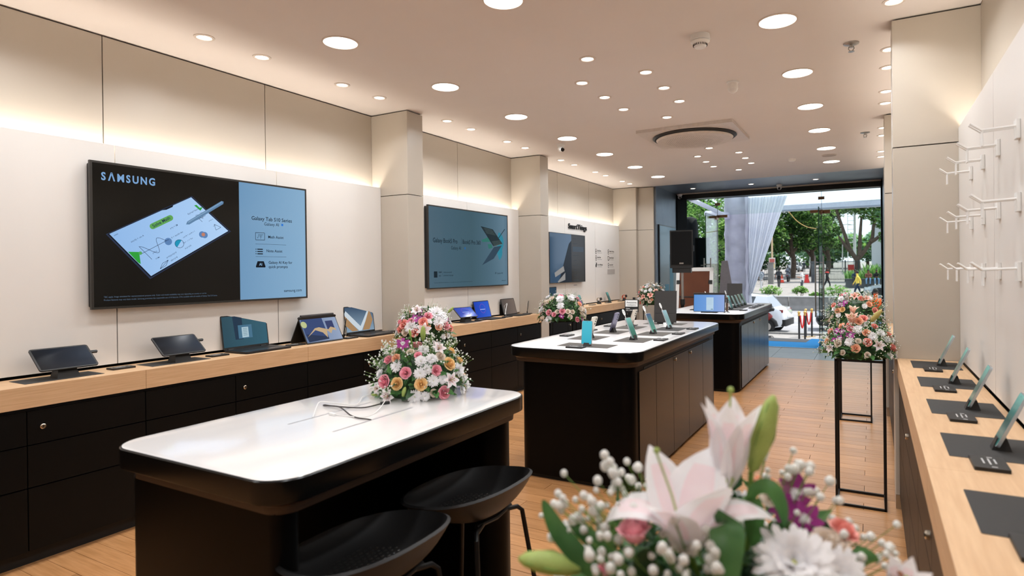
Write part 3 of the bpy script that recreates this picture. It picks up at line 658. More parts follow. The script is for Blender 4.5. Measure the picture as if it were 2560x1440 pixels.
# raised sign lettering on the wall
t = thing('wall_sign', 'raised black letters at the top of the farthest left wall bay', 'sign', (PN, 7.654, 1.955)); t.rotation_euler = (pi/2, 0, pi/2)
x_ = 0
for ch in 'SmartThings':
    v, f = text(ch, .105, .016, 'LEFT', 1.12); g = MB(); w_ = max(p[0] for p in v)
    g.add([(a, b, .012) for a, b, _ in v], f); g.add([(a, b, .0) for a, b, _ in v], f)
    # side walls of the letter
    from collections import Counter
    ec = Counter(frozenset((f_[i], f_[(i+1) % len(f_)])) for f_ in f for i in range(len(f_)))
    for f_ in f:
        for i in range(len(f_)):
            a, b = f_[i], f_[(i+1) % len(f_)]
            if ec[frozenset((a, b))] == 1: g.add([(v[a][0], v[a][1], .012), (v[b][0], v[b][1], .012), (v[b][0], v[b][1], 0), (v[a][0], v[a][1], 0)], [(0, 3, 2, 1)])
    obj('letter', g, BLK, t, (x_, 0, 0), smooth=0); x_ += w_+.005
t = thing('feature_sign', 'small black icons and words printed on the wall right of the third screen', 'sign', (PN+.0005, 9.02, 1.5)); t.rotation_euler = (pi/2, 0, pi/2)
for i, (tx, x_, y_) in enumerate([('Quick Share', -.41, .16), ('Smart View', -.41, .055), ('Link to Windows', -.41, -.06), ('Health & Fitness', .09, .16), ('Second Screen', .09, .055), ('Auto Switch', .09, -.06)]):
    g = puttext(MB(), tx, x_+.065, y_-.008, .034, .02, z=.001, sx=.9); g.line([(x_+.065, y_-.03), (x_+.25, y_-.03)], .003, .001)
    cx_, cy_ = x_+.02, y_-.005
    if i == 2: g.box((cx_-.02, cy_-.03, 0), (cx_+.02, cy_+.015, .001)); g.box((cx_, cy_, .0), (cx_+.03, cy_+.04, .001))
    elif i == 4: g.line([(cx_-.025, cy_-.03), (cx_+.025, cy_-.03), (cx_+.025, cy_+.03), (cx_-.025, cy_+.03), (cx_-.025, cy_-.03)], .008, .001); g.line([(cx_-.01, cy_-.04), (cx_+.04, cy_-.02)], .008, .001)
    else:
        g.line([(cx_+.02*cos(a*.5), cy_+.015+.02*sin(a*.5)) for a in range(13)], .008, .001); g.line([(cx_+.02*cos(a*.5), cy_-.02+.02*sin(a*.5)) for a in range(13)], .008, .001)
    obj('icon_and_words', g, BLK, t)
g = MB(); g.box((.07, -.21, 0), (.385, -.13, .001)); obj('grey_label', g, mat('grey label', '#b5b0ac', .5), t)

# ================================================================== devices. Local frame: x right, y away from the viewer, z up
LZ, TZ = .847, .862
def plate(x, y, z, rz, label, group='info plates', w_=.115, d=.075):
    t = thing('info_plate', label, 'info plate', (x, y, z), rz, group)
    obj('base', MB().rbox((-w_/2, -d/2, 0), (w_/2, d/2, .009), .004), BLK, t)
    g = MB()
    for k, (a, b) in enumerate(((-.03, .01), (-.03, .022), (-.03, .016))): g.box((a, .012-k*.013, .009), (b, .016-k*.013, .0094))
    for a in (-.046, .04): g.box((a, .0, .009), (a+.006, .012, .0094))
    obj('printed_lines', g, mat('plate print', '#b9b9b9', .5), t); return t
def mat_(x, y, z, rz, w_, d, label, m=None, group='counter mats'):
    o = obj('counter_mat', MB().rbox((-w_/2, -d/2, 0), (w_/2, d/2, .0012), .004), m or DMAT, None, (x, y, z), (0, 0, rz)); return tag(o, label, 'mat', group)
def scr(c1, c2, c3=None, axis='Z', es=.9): return gradient_screen('display picture', c1, c2, es, c3=c3, axis=axis)
def tablet(x, y, z, rz, label, w_=.26, h_=.17, tilt=50, lift=.045, pic=None, extra=None):
    t = thing('tablet', label, 'tablet', (x, y, z), rz, 'tablets on the wall counters')
    M = T(0, -.03, lift) @ RX(-tilt+90-0)      # panel plane: x right, y up the screen
    M = T(0, -.045, lift) @ RX(90-tilt)
    obj('body', MB().rbox((-w_/2, 0, -.004), (w_/2, h_, .003), .012, M, 5), BLK, t)
    s_ = obj('screen', MB().box((-w_/2+.008, .008, .0028), (w_/2-.008, h_-.008, .0034), M), pic or scr('#0d1116', '#222c39', axis='X'), t)
    obj('stand', MB().loft([[(-.05, -.03, 0), (.05, -.03, 0), (.05, .05, 0), (-.05, .05, 0)], [(-.035, -.005, lift+.02), (.035, -.005, lift+.02), (.035, .03, lift+.03), (-.035, .03, lift+.03)]]), BLK, t)
    if extra: obj('pen_clip', MB().rbox((w_/2-.01, h_*.6, -.006), (w_/2+.03, h_*.6+.014, .004), .004, M), BLK, t)
    return t
def keys(g, w_, d, nx=14, ny=5, z=.0):
    for j in range(ny):
        for i in range(nx):
            a = -w_/2+i*w_/nx; b = d*j/ny; g.box((a+.0012, b+.0012, z), (a+w_/nx-.0012, b+d/ny-.0012, z+.0012))
def laptop(x, y, z, rz, label, w_=.345, d=.225, h_=.225, lean=8, pic=None, draw=None):
    t = thing('laptop', label, 'laptop', (x, y, z), rz, 'laptops on the wall counters')
    obj('base', MB().rbox((-w_/2, -d, .003), (w_/2, 0, .014), .012, None, 4), mat('graphite laptop shell', '#2c2d31', .35, metal=.5), t)
    g = MB(); keys(g, w_-.05, .095, z=.014)
    g.m = Matrix(); k = obj('keyboard', MB().add([(a, b-.125, c) for a, b, c in g.v], g.f), BLK, t, smooth=0)
    obj('touchpad', MB().rbox((-.06, -d+.015, .014), (.06, -d+.085, .0146), .004), mat('touchpad', '#26272b', .3), t)
    for sx in (-1, 1): obj('hinge', MB().cyl((sx*w_*.3, .002, .014), (sx*(w_*.3+.04), .002, .014), .006, 8), BLK, t)
    M = T(0, .004, .014) @ RX(90-lean)
    l = obj('lid', MB().rbox((-w_/2, 0, -.006), (w_/2, h_, 0), .008, M), BLK, t)
    s_ = obj('screen', MB().box((-w_/2+.007, .014, -.0005), (w_/2-.007, h_-.007, .0006), M), pic, l)
    if draw:
        for nm, c, g in draw(w_, h_): obj(nm, MB().add([tuple(M @ Vector(v)) for v in g.v], g.f), ink(c), l, smooth=0)
    return t
def d1(w_, h_):
    o = []
    g = MB(); g.poly([(-.08, .06), (-.02, .06), (-.02, .218), (-.09, .218)], .0008); o.append(('picture_dark_band', '#22364a', g))
    g = MB(); g.box((-.055, .065, .0008), (.05, .155, .0011)); o.append(('picture_window', '#47708a', g))
    g = MB(); g.box((-.028, .07, .0011), (.022, .14, .0014)); o.append(('picture_dialog', '#a9c3cf', g))
    g = MB()
    for k in range(5): g.line([(-.02, .085+k*.011), (.012, .085+k*.011)], .003, .0016)
    o.append(('picture_lines', '#5f7f8c', g)); return o
laptop(-3.735, 2.635, LZ, 92, 'open black laptop with a teal screen between the two tablets and the tent laptop', w_=.35, pic=scr('#1f4452', '#2d5a6c', axis='X'), draw=d1)
def d3(w_, h_):
    o = []
    g = MB(); g.poly([(-.165, .17), (-.15, .19), (-.0, .055), (.11, .2), (.135, .19), (.01, .02), (-.02, .02), (-.165, .14)], .0008); o.append(('picture_bright_wedge', '#c7d2da', g))
    g = MB(); g.poly([(-.165, .15), (-.03, .02), (-.1, .02), (-.165, .07)], .0010); g.poly([(.12, .19), (.15, .10), (.1, .02), (.02, .02)], .0010); o.append(('picture_gold_band', '#a5825c', g)); return o
laptop(-3.735, 3.68, LZ, 92, 'open black laptop with a gold and white ray picture beside the first column', w_=.33, pic=scr('#7f97ab', '#2b4560', axis='Z'), draw=d3)
# tent laptop
t = thing('tent_laptop', 'black convertible laptop standing folded like a tent showing a dune picture', 'laptop', (-3.655, 3.155, LZ+.006), 91, 'laptops on the wall counters')
W_, H_ = .345, .215
for nm, sg in (('screen_half', -1), ('keyboard_half', 1)):
    lean = 27; M = T(0, -.095*1, .0) @ RX(90-lean) if sg < 0 else T(0, .095, 0) @ RZ(180) @ RX(90-lean)
    h_ = obj(nm, MB().rbox((-W_/2, 0, -.012), (W_/2, H_, -.005), .01, M), BLK, t)
    if sg < 0:
        put = lambda nm2, g, m_: obj(nm2, MB().add([tuple(M @ Vector(v)) for v in g.v], g.f), m_, h_, smooth=0)
        put('screen', MB().box((-W_/2+.006, .008, -.0052), (W_/2-.006, H_-.018, -.004)), scr('#5a6f92', '#90a0bb', axis='X'))
        g = MB(); g.poly([(-.16, .07), (-.155, .19), (.035, .195), (.04, .02), (-.15, .012)], -.0037); put('picture_night', g, ink('#2f4371'))
        g = MB(); g.box((.055, .09, -.004), (.125, .165, -.0036)); put('picture_tile', g, ink('#323c66'))
        g = MB(); g.poly([(-.15, .05), (-.06, .1), (.0, .075), (.03, .03), (.045, .09), (.075, .06), (.1, .09), (.135, .08), (.13, .1), (.09, .115), (.06, .095), (-.02, .12), (-.06, .115)], -.0034); put('picture_dunes', g, ink('#c0a682'))
        g = MB(); g.poly([(-.15, .012), (.04, .02), (.03, .04), (-.15, .075)], -.0035); put('picture_dark_dunes', g, ink('#1f2e4c'))
        g = MB(); g.disc(-.145, .15, .026, -.0034, 20); put('picture_moon', g, ink('#b9c08a'))
obj('hinge_bar', MB().cyl((-W_/2+.02, 0, H_*.9), (W_/2-.02, 0, H_*.9), .009, 10), mat('hinge graphite', '#4b4a4c', .35, metal=.6), t)
tablet(-3.60, 2.105, LZ, 90, 'black tablet on a stand between the info plates, under the largest screen', w_=.255, h_=.16, tilt=52, lift=.048, extra=1)
tablet(-3.60, 1.525, LZ, 90, 'black tablet on a stand at the left end of the oak counter', w_=.255, h_=.16, tilt=52, lift=.048, extra=1)
mat_(-3.62, 2.08, LZ, 90, .34, .17, 'charcoal mat under the tablet below the largest screen')
mat_(-3.62, 1.50, LZ, 90, .34, .17, 'charcoal mat under the leftmost tablet')
plate(-3.64, 1.80, LZ, 90, 'black info plate between the two nearest tablets on the oak counter')
plate(-3.62, 2.345, LZ, 90, 'black info plate between the tablet and the teal screened laptop')
plate(-3.62, 2.93, LZ, 90, 'black info plate just left of the tent laptop')
plate(-3.60, 3.42, LZ, 90, 'black info plate between tent laptop and ray picture laptop')
plate(-3.66, 3.92, LZ, 90, 'black info plate against the first column')
def stylus(x, y, z, rz, label, c=BLK, tilt=12):
    t = thing('stylus', label, 'stylus', (x, y, z), rz, 'styluses in holders')
    obj('holder', MB().rbox((-.02, -.02, 0), (.02, .02, .006), .005).lathe([(.008, .006), (.007, .03)], 10), BLK, t)
    M = T(0, 0, .02) @ RY(tilt); obj('pen', MB().lathe([(.0015, 0), (.0042, .012), (.0042, .13), (.003, .138)], 10, M), c, t)
    obj('tether', MB().tube([(0.02, 0, .003), (.05, .02, .05), (.035, .03, .12), (sin(R_(tilt))*.14, 0, .155)], .0011, 5), WHITE, t); return t
stylus(-3.63, 3.385, LZ, 90, 'black tethered pen standing between the tent laptop and the next laptop')
# middle counter
BL = lambda: scr('#1d3fae', '#2858c8', axis='X')
def dtab(t, M, w_, h_):
    g = MB(); 
    for k in range(18):
        a0, a1 = k*20, (k+1)*20; g.line([(w_*.02+.05*cos(R_(a0)), h_*.55+.05*sin(R_(a0))), (w_*.02+.05*cos(R_(a1)), h_*.55+.05*sin(R_(a1)))], .004, .004)
    obj('picture_ring', MB().add([tuple(M @ Vector(v)) for v in g.v], g.f), ink('#7a4bb4'), t, smooth=0)
    g = MB(); g.line([(-.045, h_*.5), (.05, h_*.5)], .006, .0045); obj('picture_words', MB().add([tuple(M @ Vector(v)) for v in g.v], g.f), ink('#b8c6ee'), t, smooth=0)
t = tablet(-3.62, 5.0, LZ, 80, 'small tablet with a blue screen low on a stand, middle counter', w_=.25, h_=.15, tilt=50, lift=.05, pic=BL()); dtab(t, T(0, -.045, .05) @ RX(40), .25, .15)
def keytab(x, y, rz, label, pic, draw=True):
    t = thing('tablet_with_keyboard', label, 'tablet', (x, y, LZ), rz, 'tablets with keyboard covers'); w_, h_ = .29, .19
    M = T(0, .0, .008) @ RX(75)
    obj('body', MB().rbox((-w_/2, 0, -.004), (w_/2, h_, .003), .012, M, 5), BLK, t); obj('screen', MB().box((-w_/2+.008, .008, .0028), (w_/2-.008, h_-.008, .0034), M), pic, t)
    if draw: dtab(t, M, w_, h_)
    k = obj('keyboard_cover', MB().rbox((-w_/2, -.19, .002), (w_/2, .005, .008), .01), BLK, t)
    g = MB(); keys(g, w_-.03, .1); obj('keys', MB().add([(a, b-.13, c+.008) for a, b, c in g.v], g.f), mat('grey keys', '#2b2c2f', .5), k, smooth=0)
    obj('kickstand', MB().box((-w_/2+.01, .02, .0), (w_/2-.01, .024, .13), T(0, .04, 0) @ RX(-0)), BLK, t); return t
keytab(-3.695, 5.43, 90, 'tablet with a bright blue screen and keyboard cover, middle counter', BL())
keytab(-3.695, 5.975, 90, 'tablet with a brown picture and keyboard cover, farther along the middle counter', scr('#4d4540', '#6e6058', axis='X'), False)
stylus(-3.60, 5.70, LZ, 90, 'white tethered pen between the two keyboard tablets', WHITE, 20)
stylus(-3.62, 6.23, LZ, 90, 'dark tethered pen at the far end of the middle counter', BLK, 14)
plate(-3.60, 5.22, LZ, 90, 'black info plate between the two blue screened tablets'); plate(-3.57, 5.70, LZ, 90, 'black info plate under the white pen')
plate(-3.6, 6.2, LZ, 90, 'black info plate under the last pen on the middle counter')
mat_(-3.62, 5.0, LZ, 90, .3, .2, 'charcoal mat under the low blue tablet on the middle counter')
# phones
def phone(x, y, z, rz, label, group, h_=.155, w_=.074, lean=18, pic=None, body='#b9c2c8', tagp=False, twist=0):
    t = thing('smartphone', label, 'phone', (x, y, z), rz, group)
    M = T(0, 0, .012) @ RX(90-lean) @ RY(twist)
    obj('body', MB().rbox((-w_/2, 0, -.004), (w_/2, h_, .004), .01, M, 5), mat('phone shell '+body, body, .25, metal=.5), t)
    s_ = obj('screen', MB().rbox((-w_/2+.0025, .0025, .0038), (w_/2-.0025, h_-.0025, .0044), .008, M, 4), pic or scr('#356a63', '#5fa39a', c3='#2f4f4e'), t)
    obj('camera_hole', MB().disc(0, h_-.009, .0018, .0047, 10, M), BLK, t)
    g = MB()
    for k in range(3): g.lathe([(.0065, 0), (.0055, .002)], 12, M @ T(-w_/2+.016, h_-.018-k*.019, -.004) @ RX(180))
    obj('rear_camera', g, EDGE, t)
    obj('stand', MB().loft([[(-.022, -.012, 0), (.022, -.012, 0), (.022, .035, 0), (-.022, .035, 0)], [(-.016, .002, .035), (.016, .002, .035), (.016, .024, .035), (-.016, .024, .035)]]), BLK, t)
    if tagp:
        g = MB(); Mt = T(-.0, .01+h_*sin(R_(lean)), h_*cos(R_(lean))) @ RX(90-lean)
        obj('price_tag', MB().prism([(.017*cos(a*.3), .024*sin(a*.3)+.052) for a in range(21)], 0, .002, Mt).box((-.0025, -.01, 0), (.0025, .03, .002), Mt), WHITE, t)
        g = MB()
        for k in range(3): g.box((-.008, .045+k*.008, .0021), (.008, .0478+k*.008, .0025), Mt)
        obj('price_lines', g, mat('tag ink', '#8b9298', .5), t)
    return t
G2 = 'phones on the middle island table'
phone(-1.645, 3.60, TZ, 3, 'phone with a plain cyan screen facing the camera, nearest on the island table', G2, lean=8, pic=scr('#3aa9c0', '#4bb8cd', c3='#47b3c8'))
RN = ['nearest', 'middle', 'farthest']
for i, (y, pc_) in enumerate(((4.05, ('#2c5f50', '#79b4ae', '#35796a')), (4.49, ('#4c8f78', '#2f4a74', '#3c7d74')), (4.905, ('#7fa6a8', '#8db3bd', '#6f9798')))):
    phone(-1.475, y, TZ, 82, 'phone with a white tag on top, right row of the middle island, %s' % RN[i], G2, tagp=True, pic=scr(pc_[0], pc_[1], c3=pc_[2]), lean=22)
    phone(-1.825, y-.01+.0, TZ, -98, 'phone turned away showing its back, left row of the middle island, %s' % RN[i], G2, lean=20, body=('#c9c2b4', '#6c6a80', '#c9c0b2')[i])
    mat_(-1.475, y, TZ, 90, .29, .22, 'taupe mat in the right row of the middle island, %s' % RN[i], MATC if i < 2 else DMAT)
    mat_(-1.83, y-.0, TZ, 90, .28, .22, 'taupe mat in the left row of the middle island, %s' % RN[i], MATC)
    plate(-1.305, y+.06, TZ, 90, 'black info plate at the right edge of the middle island, %s' % RN[i])
    plate(-2.04, y+.06, TZ, -90, 'black info plate at the left edge of the middle island, %s' % RN[i])
mat_(-1.655, 3.635, TZ, 0, .36, .19, 'taupe mat at the near end of the middle island under the cyan phone', MATC)
mat_(-1.66, 5.36, TZ, 0, .36, .19, 'taupe mat at the far end of the middle island under the tall board', MATC)
plate(-1.675, 3.50, TZ, 0, 'black info plate in front of the cyan phone')
def board(x, y, z, rz, label, w_=.2, h_=.285, lean=6):
    t = thing('display_board', label, 'board', (x, y, z), rz, 'tall dark boards on the islands'); M = T(0, 0, .015) @ RX(90-lean)
    obj('panel', MB().rbox((-w_/2, 0, -.006), (w_/2, h_, .006), .006, M), mat('dark board', '#2e2c2b', .4), t)
    obj('edge_frame', MB().loft([[(-w_/2-.002, -.002, 0), (w_/2+.002, -.002, 0), (w_/2+.002, h_+.002, 0), (-w_/2-.002, h_+.002, 0)], [(-w_/2-.002, -.002, .004), (w_/2+.002, -.002, .004), (w_/2+.002, h_+.002, .004), (-w_/2-.002, h_+.002, .004)]], M @ T(0, 0, -.002)), EDGE, t)
    obj('cross_seam', MB().box((-w_/2+.01, h_*.28, .0062), (w_/2-.01, h_*.285, .0068), M), EDGE, t)
    obj('foot', MB().rbox((-.07, -.03, 0), (.07, .05, .015), .01), BLK, t); return t
board(-1.66, 5.36, TZ, 4, 'tall dark board standing at the far end of the middle island')
board(-1.70, 8.75, TZ, 4, 'tall dark board standing at the far end of the entrance island', .2, .27)
t = thing('charger', 'white charging puck with cable beside the tall board', 'charger', (-1.62, 5.25, TZ)); obj('puck', MB().lathe([(.022, 0), (.024, .004), (.022, .02)], 20), WHITE, t); obj('cable', MB().tube([(-.02, 0, .006), (-.05, -.04, .004), (-.03, -.06, .004)], .002, 6), WHITE, t)
t = thing('counter_sign', 'small black framed sign with a white upper half on the middle island', 'sign', (-1.885, 5.1, TZ), 8)
obj('post', MB().box((-.012, .006, 0), (.012, .012, .13)).rbox((-.05, -.03, 0), (.05, .03, .006), .006), BLK, t)
obj('board', MB().rbox((-.062, -.004, .12), (.062, .004, .232), .003), BLK, t); obj('clip', MB().rbox((.01, -.003, .232), (.035, .003, .25), .003), BLK, t)
b_ = obj('white_area', box((-.055, -.0052, .168), (.055, -.0042, .226)), WHITE, t)
M = T(0, -.0056, 0) @ RX(90); obj('lettering', puttext(puttext(MB(), 'Awesome', 0, .198, .022, .01, 'CENTER', m=M), 'intelligence', 0, .178, .018, .0, 'CENTER', m=M), BLK, t)
M = T(0, -.0046, 0) @ RX(90); obj('white_lettering', puttext(puttext(MB(), 'Galaxy', -.05, .148, .013, .01, m=M), 'A56 | A36 5G', -.05, .132, .013, .01, m=M), WHITE, t)
# entrance island
t = thing('display_monitor', 'laptop sized screen with a blue desktop at the near end of the entrance island', 'screen', (-1.625, 6.90, TZ), 3)
M = T(0, 0, .008) @ RX(84); W_, H_ = .35, .215
obj('body', MB().rbox((-W_/2, 0, -.006), (W_/2, H_, .002), .008, M), BLK, t); s_ = obj('screen', MB().box((-W_/2+.006, .006, .0015), (W_/2-.006, H_-.02, .0025), M), scr('#5b8fd0', '#8fa6d8', axis='X', c3='#6f9bd6'), t)
obj('dialog', MB().box((-.03, .02, .0025), (.05, .165, .0031), M), ink('#b9d2e6'), s_); obj('dialog_button', MB().box((.02, .028, .0031), (.044, .035, .0036), M), ink('#3c6a84'), s_)
g = MB()
for k in range(4): g.box((-.02, .09+k*.018, .0031), (.03, .092+k*.018, .0036), M)
obj('dialog_lines', g, ink('#93b0c4'), s_); obj('top_rim', MB().box((-W_/2, H_-.001, -.007), (W_/2, H_+.003, .003), M), mat('rim graphite', '#5b5654', .4), t)
obj('foot', MB().rbox((-.09, -.02, 0), (.09, .1, .006), .01), BLK, t)
t = thing('phone_gimbal', 'small brown and black jointed phone gimbal on the entrance island', 'gimbal', (-1.435, 6.95, TZ))
obj('tripod', MB().tube([(-.03, -.02, .003), (0, 0, .02), (.03, -.02, .003)], .004, 6).tube([(0, .03, .003), (0, 0, .02)], .004, 6), BLK, t); obj('grip', MB().cyl((0, 0, .018), (0, 0, .11), .011, 12), mat('brown grip', '#5c4030', .4), t)
obj('arm', MB().tube([(0, 0, .11), (.012, 0, .14), (-.004, 0, .165)], .006, 8), BLK, t); obj('motor', MB().cyl((-.012, 0, .165), (.012, 0, .165), .011, 12), mat('brown grip', '#5c4030', .4), t)
G3 = 'phones on the entrance island'
phone(-1.49, 7.50, TZ, 84, 'phone with a tall white tag, nearest on the entrance island', G3, h_=.165, tagp=True)
phone(-1.70, 7.36, TZ, 84, 'phone half hidden behind the gimbal on the entrance island', G3, h_=.16, tagp=True)
for i, y in enumerate((7.82, 8.05, 8.26, 8.48)):
    phone(-1.50, y, TZ, 84, 'green backed phone in the row before the far board, %s of four' % ROW[i], G3, body=('#2e3830', '#56605a', '#6f7560', '#4f6650')[i], lean=24, pic=scr('#2b3a33', '#5d7262'))
    plate(-1.315, y+.05, TZ, 90, 'black info plate at the right edge of the entrance island, %s of four' % ROW[i])
plate(-1.33, 7.36, TZ, 90, 'black info plate at the right edge of the entrance island, nearest the monitor')
mat_(-1.49, 7.50, TZ, 90, .27, .22, 'charcoal mat under the nearest phone on the entrance island')
mat_(-1.52, 8.16, TZ, 90, .88, .24, 'long charcoal mat under the phone row on the entrance island')
plate(-1.90, 7.30, TZ, -90, 'black info plate left of the monitor on the entrance island')
# farthest wall counter
phone(-3.66, 7.88, LZ, 88, 'black phone leaning on its stand, behind the nearer flower dome on the far counter', 'phones on the far wall counter', body='#17181a', lean=22)
phone(-3.66, 8.93, LZ, 88, 'dark phone leaning on its stand in the middle of the far counter', 'phones on the far wall counter', body='#3a3a3c', lean=22)
for y, l in ((8.1, 'beside the leaning black phone'), (8.7, 'left of the middle phone'), (9.25, 'left of the orange strapped watch')): plate(-3.6, y, LZ, 90, 'black info plate on the farthest left counter, '+l)
def watch(y, c, label):
    t = thing('smartwatch', label, 'watch', (-3.62, y, LZ), 70, 'watches on the far wall counter')
    obj('stand', MB().loft([ring(-.03, -.03, .03, .03, .01, 0), ring(-.012, 0, .012, .02, .004, .05)]), BLK, t)
    g = MB().lathe([(.036, -.012), (.038, 0), (.036, .012), (.033, .012), (.033, -.012), (.036, -.012)], 24, T(0, .01, .06) @ RY(90), cap=(0, 0)); obj('strap', g, c, t)
    obj('case', MB().cyl((0, -.03, .075), (0, -.042, .080), .021, 20), BLK, t); return t
watch(8.40, STEEL, 'small grey watch on a stand between the two far counter phones'); watch(9.46, mat('orange strap', '#e0552c', .5), 'watch with an orange strap at the end of the far counter')
# right wall counter
for i, (y, l) in enumerate(((3.70, 'farthest'), (3.16, 'second'), (2.62, 'third'), (2.08, 'fourth'), (1.54, 'fifth'))):
    mat_(.285, y, LZ, -90, .26, .21, 'dark mat on the right wall counter, %s from the column' % l)
    plate(.26, y-.18, LZ, -90, 'black info plate on the right wall counter, %s from the column' % l)
    phone(.30, y, LZ, -92, 'silver phone leaning on the right wall counter, %s from the column' % l, 'phones on the right wall counter', lean=24, h_=.16)
def hook(y, z, i):
    t = thing('display_hook', 'white double pronged wall hook on the right wall, %s' % i, 'hook', (RP, y, z))
    obj('backplate', MB().rbox((-.012, -.02, -.04), (0, .02, .02), .003), WHITE, t)
    for s_ in (-1, 1): obj('prong', MB().tube([(-.01, s_*.014, 0), (-.10, s_*.014, -.004), (-.13, s_*.014, .02)], .004, 7), WHITE, t)
    obj('price_holder', MB().rbox((-.10, -.02, -.055), (-.096, .02, -.008), .002, n=2), WHITE, t)
for iz, (z, nz_) in enumerate(((1.80, 'top row'), (1.57, 'middle row'), (1.35, 'bottom row'))):
    for iy, y in enumerate((3.42, 3.08, 2.74, 2.4)): hook(y, z, '%s, %s from the column' % (nz_, ('first', 'second', 'third', 'fourth')[iy]))
# loose cables on the near table
def sm(pts, n=6):      # smooth a polyline
    P = [Vector(p) for p in pts]; o = []
    for i in range(len(P)-1):
        p0, p1, p2, p3 = P[max(i-1, 0)], P[i], P[i+1], P[min(i+2, len(P)-1)]
        for k in range(n):
            t = k/n; o.append(.5*((2*p1)+(p2-p0)*t+(2*p0-5*p1+4*p2-p3)*t*t+(3*p1-p0-3*p2+p3)*t**3))
    return [tuple(p) for p in o+[P[-1]]]
zc = TZ+.0035
t = thing('black_cable', 'thin black charging cable lying in a bend on the near table', 'cable', (-1.65, 1.6, TZ))
t.location = (0, 0, 0)
obj('cord', MB().tube(sm([(-1.63, 1.694, zc), (-1.638, 1.626, zc), (-1.689, 1.602, zc), (-1.769, 1.59, zc), (-1.806, 1.5905, zc), (-1.80, 1.582, zc), (-1.71, 1.570, zc+.006), (-1.6, 1.517, zc), (-1.542, 1.497, zc), (-1.502, 1.499, zc), (-1.488, 1.505, zc-.003)]), .0023), mat('black cable', '#231c1c', .5), t)
obj('plug', MB().rbox((-.008, -.014, -.0035), (.008, .02, .006), .003, T(-1.622, 1.708, zc) @ RZ(-30)), BLK, t)
t = thing('white_cable', 'thin white charging cable looped around the black one on the near table', 'cable', (0, 0, 0))
obj('cord', MB().tube(sm([(-1.697, 1.44, zc-.003), (-1.76, 1.51, zc+.012), (-1.79, 1.555, zc+.02), (-1.76, 1.59, zc+.012), (-1.688, 1.63, zc+.004), (-1.78, 1.76, zc+.002), (-1.77, 1.82, zc+.002), (-1.70, 1.79, zc), (-1.62, 1.71, zc+.009), (-1.542, 1.577, zc), (-1.541, 1.51, zc), (-1.60, 1.50, zc), (-1.65, 1.497, zc)]), .0018), WHITE, t)
obj('plug', MB().rbox((-.006, -.02, -.003), (.006, .012, .005), .003, T(-1.665, 1.495, zc) @ RZ(80)), WHITE, t)

# ================================================================== flowers
PINK = leafy('rose pink', '#f398ab', '#fcbcc8', tl=.2, scale=25); PEACH = leafy('rose peach', '#f9b490', '#fdd0b4', tl=.2, scale=25)
YEL = leafy('rose yellow', '#f7c984', '#fbdca6', tl=.2, scale=25); CORAL = leafy('rose coral', '#f59a90', '#fbb9ad', tl=.2, scale=25); CREAM = leafy('rose cream', '#ead9c8', '#f4e8da', tl=.25, scale=25)
WHT = leafy('petal white', '#f2f0f2', '#fbfafb', tl=.3, scale=20); PKT = leafy('petal pink tint', '#f8e2e7', '#fbeef0', tl=.3, scale=20); MUMC = mat('mum centre', '#c8cc6a', .7)
PLUM = leafy('orchid purple', '#8c1f7a', '#b8409c', tl=.2, scale=25); LGRN = leafy('bud green', '#a6bc5e', '#b9cb78', tl=.25, scale=60)
LEAF = leafy('leaf green', '#376838', '#5b8d4c', rough=.4, tl=.3, scale=12); LEAF2 = leafy('dark leaf green', '#1c3d20', '#2f5a2c', rough=.45, tl=.25, scale=12)
PKL = leafy('lily pink', '#f0b6a6', '#f8d4c6', tl=.25, scale=20); ANTH = mat('anther', '#9a5a28', .8); GYP = leafy('gypsophila white', '#ecebe6', '#f8f8f4', tl=.3, scale=40); STEM = mat('stem green', '#6f9440', .6)
def rose_mesh(m, seed, closed=0):
    r = random.Random(seed); g = MB()
    for k, (R, H, n) in enumerate(((.2, .98, 3), (.34, .97, 4), (.5, .92, 4), (.7, .82, 5), (.94, .62, 5))):
        if closed and k == 4: continue
        a0 = r.random()*6
        for i in range(n):
            a = a0+i*2*pi/n; W = 2*pi/n*.72; tl = r.uniform(-.06, .06)
            def f(u, v, a=a, W=W, R=R, H=H, k=k, tl=tl):
                th = a+(u-.5)*2*W*(1-.25*v*v); rr = R*(.5+.5*sin(min(1, v*1.15)*pi/2))*(1+.12*(u-.5))*(1-(.34, .24, .1, 0, 0)[k]*v**3); fl = (v**4)*.16*(k > 0)*(1-(2*u-1)**2*.5)
                return ((rr+fl+tl*v)*cos(th), (rr+fl+tl*v)*sin(th), -.25+H*v*(1-.18*(2*u-1)**2)-.06*(v**6)*k)
            g.grid(5, 5, f)
    g.lathe([(.05, -.5), (.3, -.35), (.5, -.2)], 8, cap=(1, 0)); g.lathe([(.16, -.2), (.16, .4), (.1, .66), (.01, .7)], 8)
    return g.mesh('rose', m, 180)
def mum_mesh(seed):
    r = random.Random(seed); g = MB()
    for k, (n, el, L) in enumerate(((20, 8, 1.0), (18, 28, .9), (15, 48, .72), (10, 68, .5))):
        for i in range(n):
            a = 360*i/n+r.uniform(-6, 6)+k*7; e = el+r.uniform(-5, 5); l = L*r.uniform(.88, 1.08); M = RZ(a) @ RY(-e); w_ = .11
            g.add([(.08, -.04, 0), (.08, .04, 0), (l*.55, -w_, .03), (l*.55, w_, .03), (l*.9, -w_*.8, -.02), (l*.9, w_*.8, -.02), (l, 0, -.05)], [(0, 2, 3, 1), (2, 4, 5, 3), (4, 6, 5)], M)
    g.k = 1; g.ball((0, 0, .06), .16, 8); g.k = 0
    g.lathe([(.03, -.35), (.2, -.05), (.1, .0)], 6); return g.mesh('chrysanthemum', [WHT, MUMC], 180)
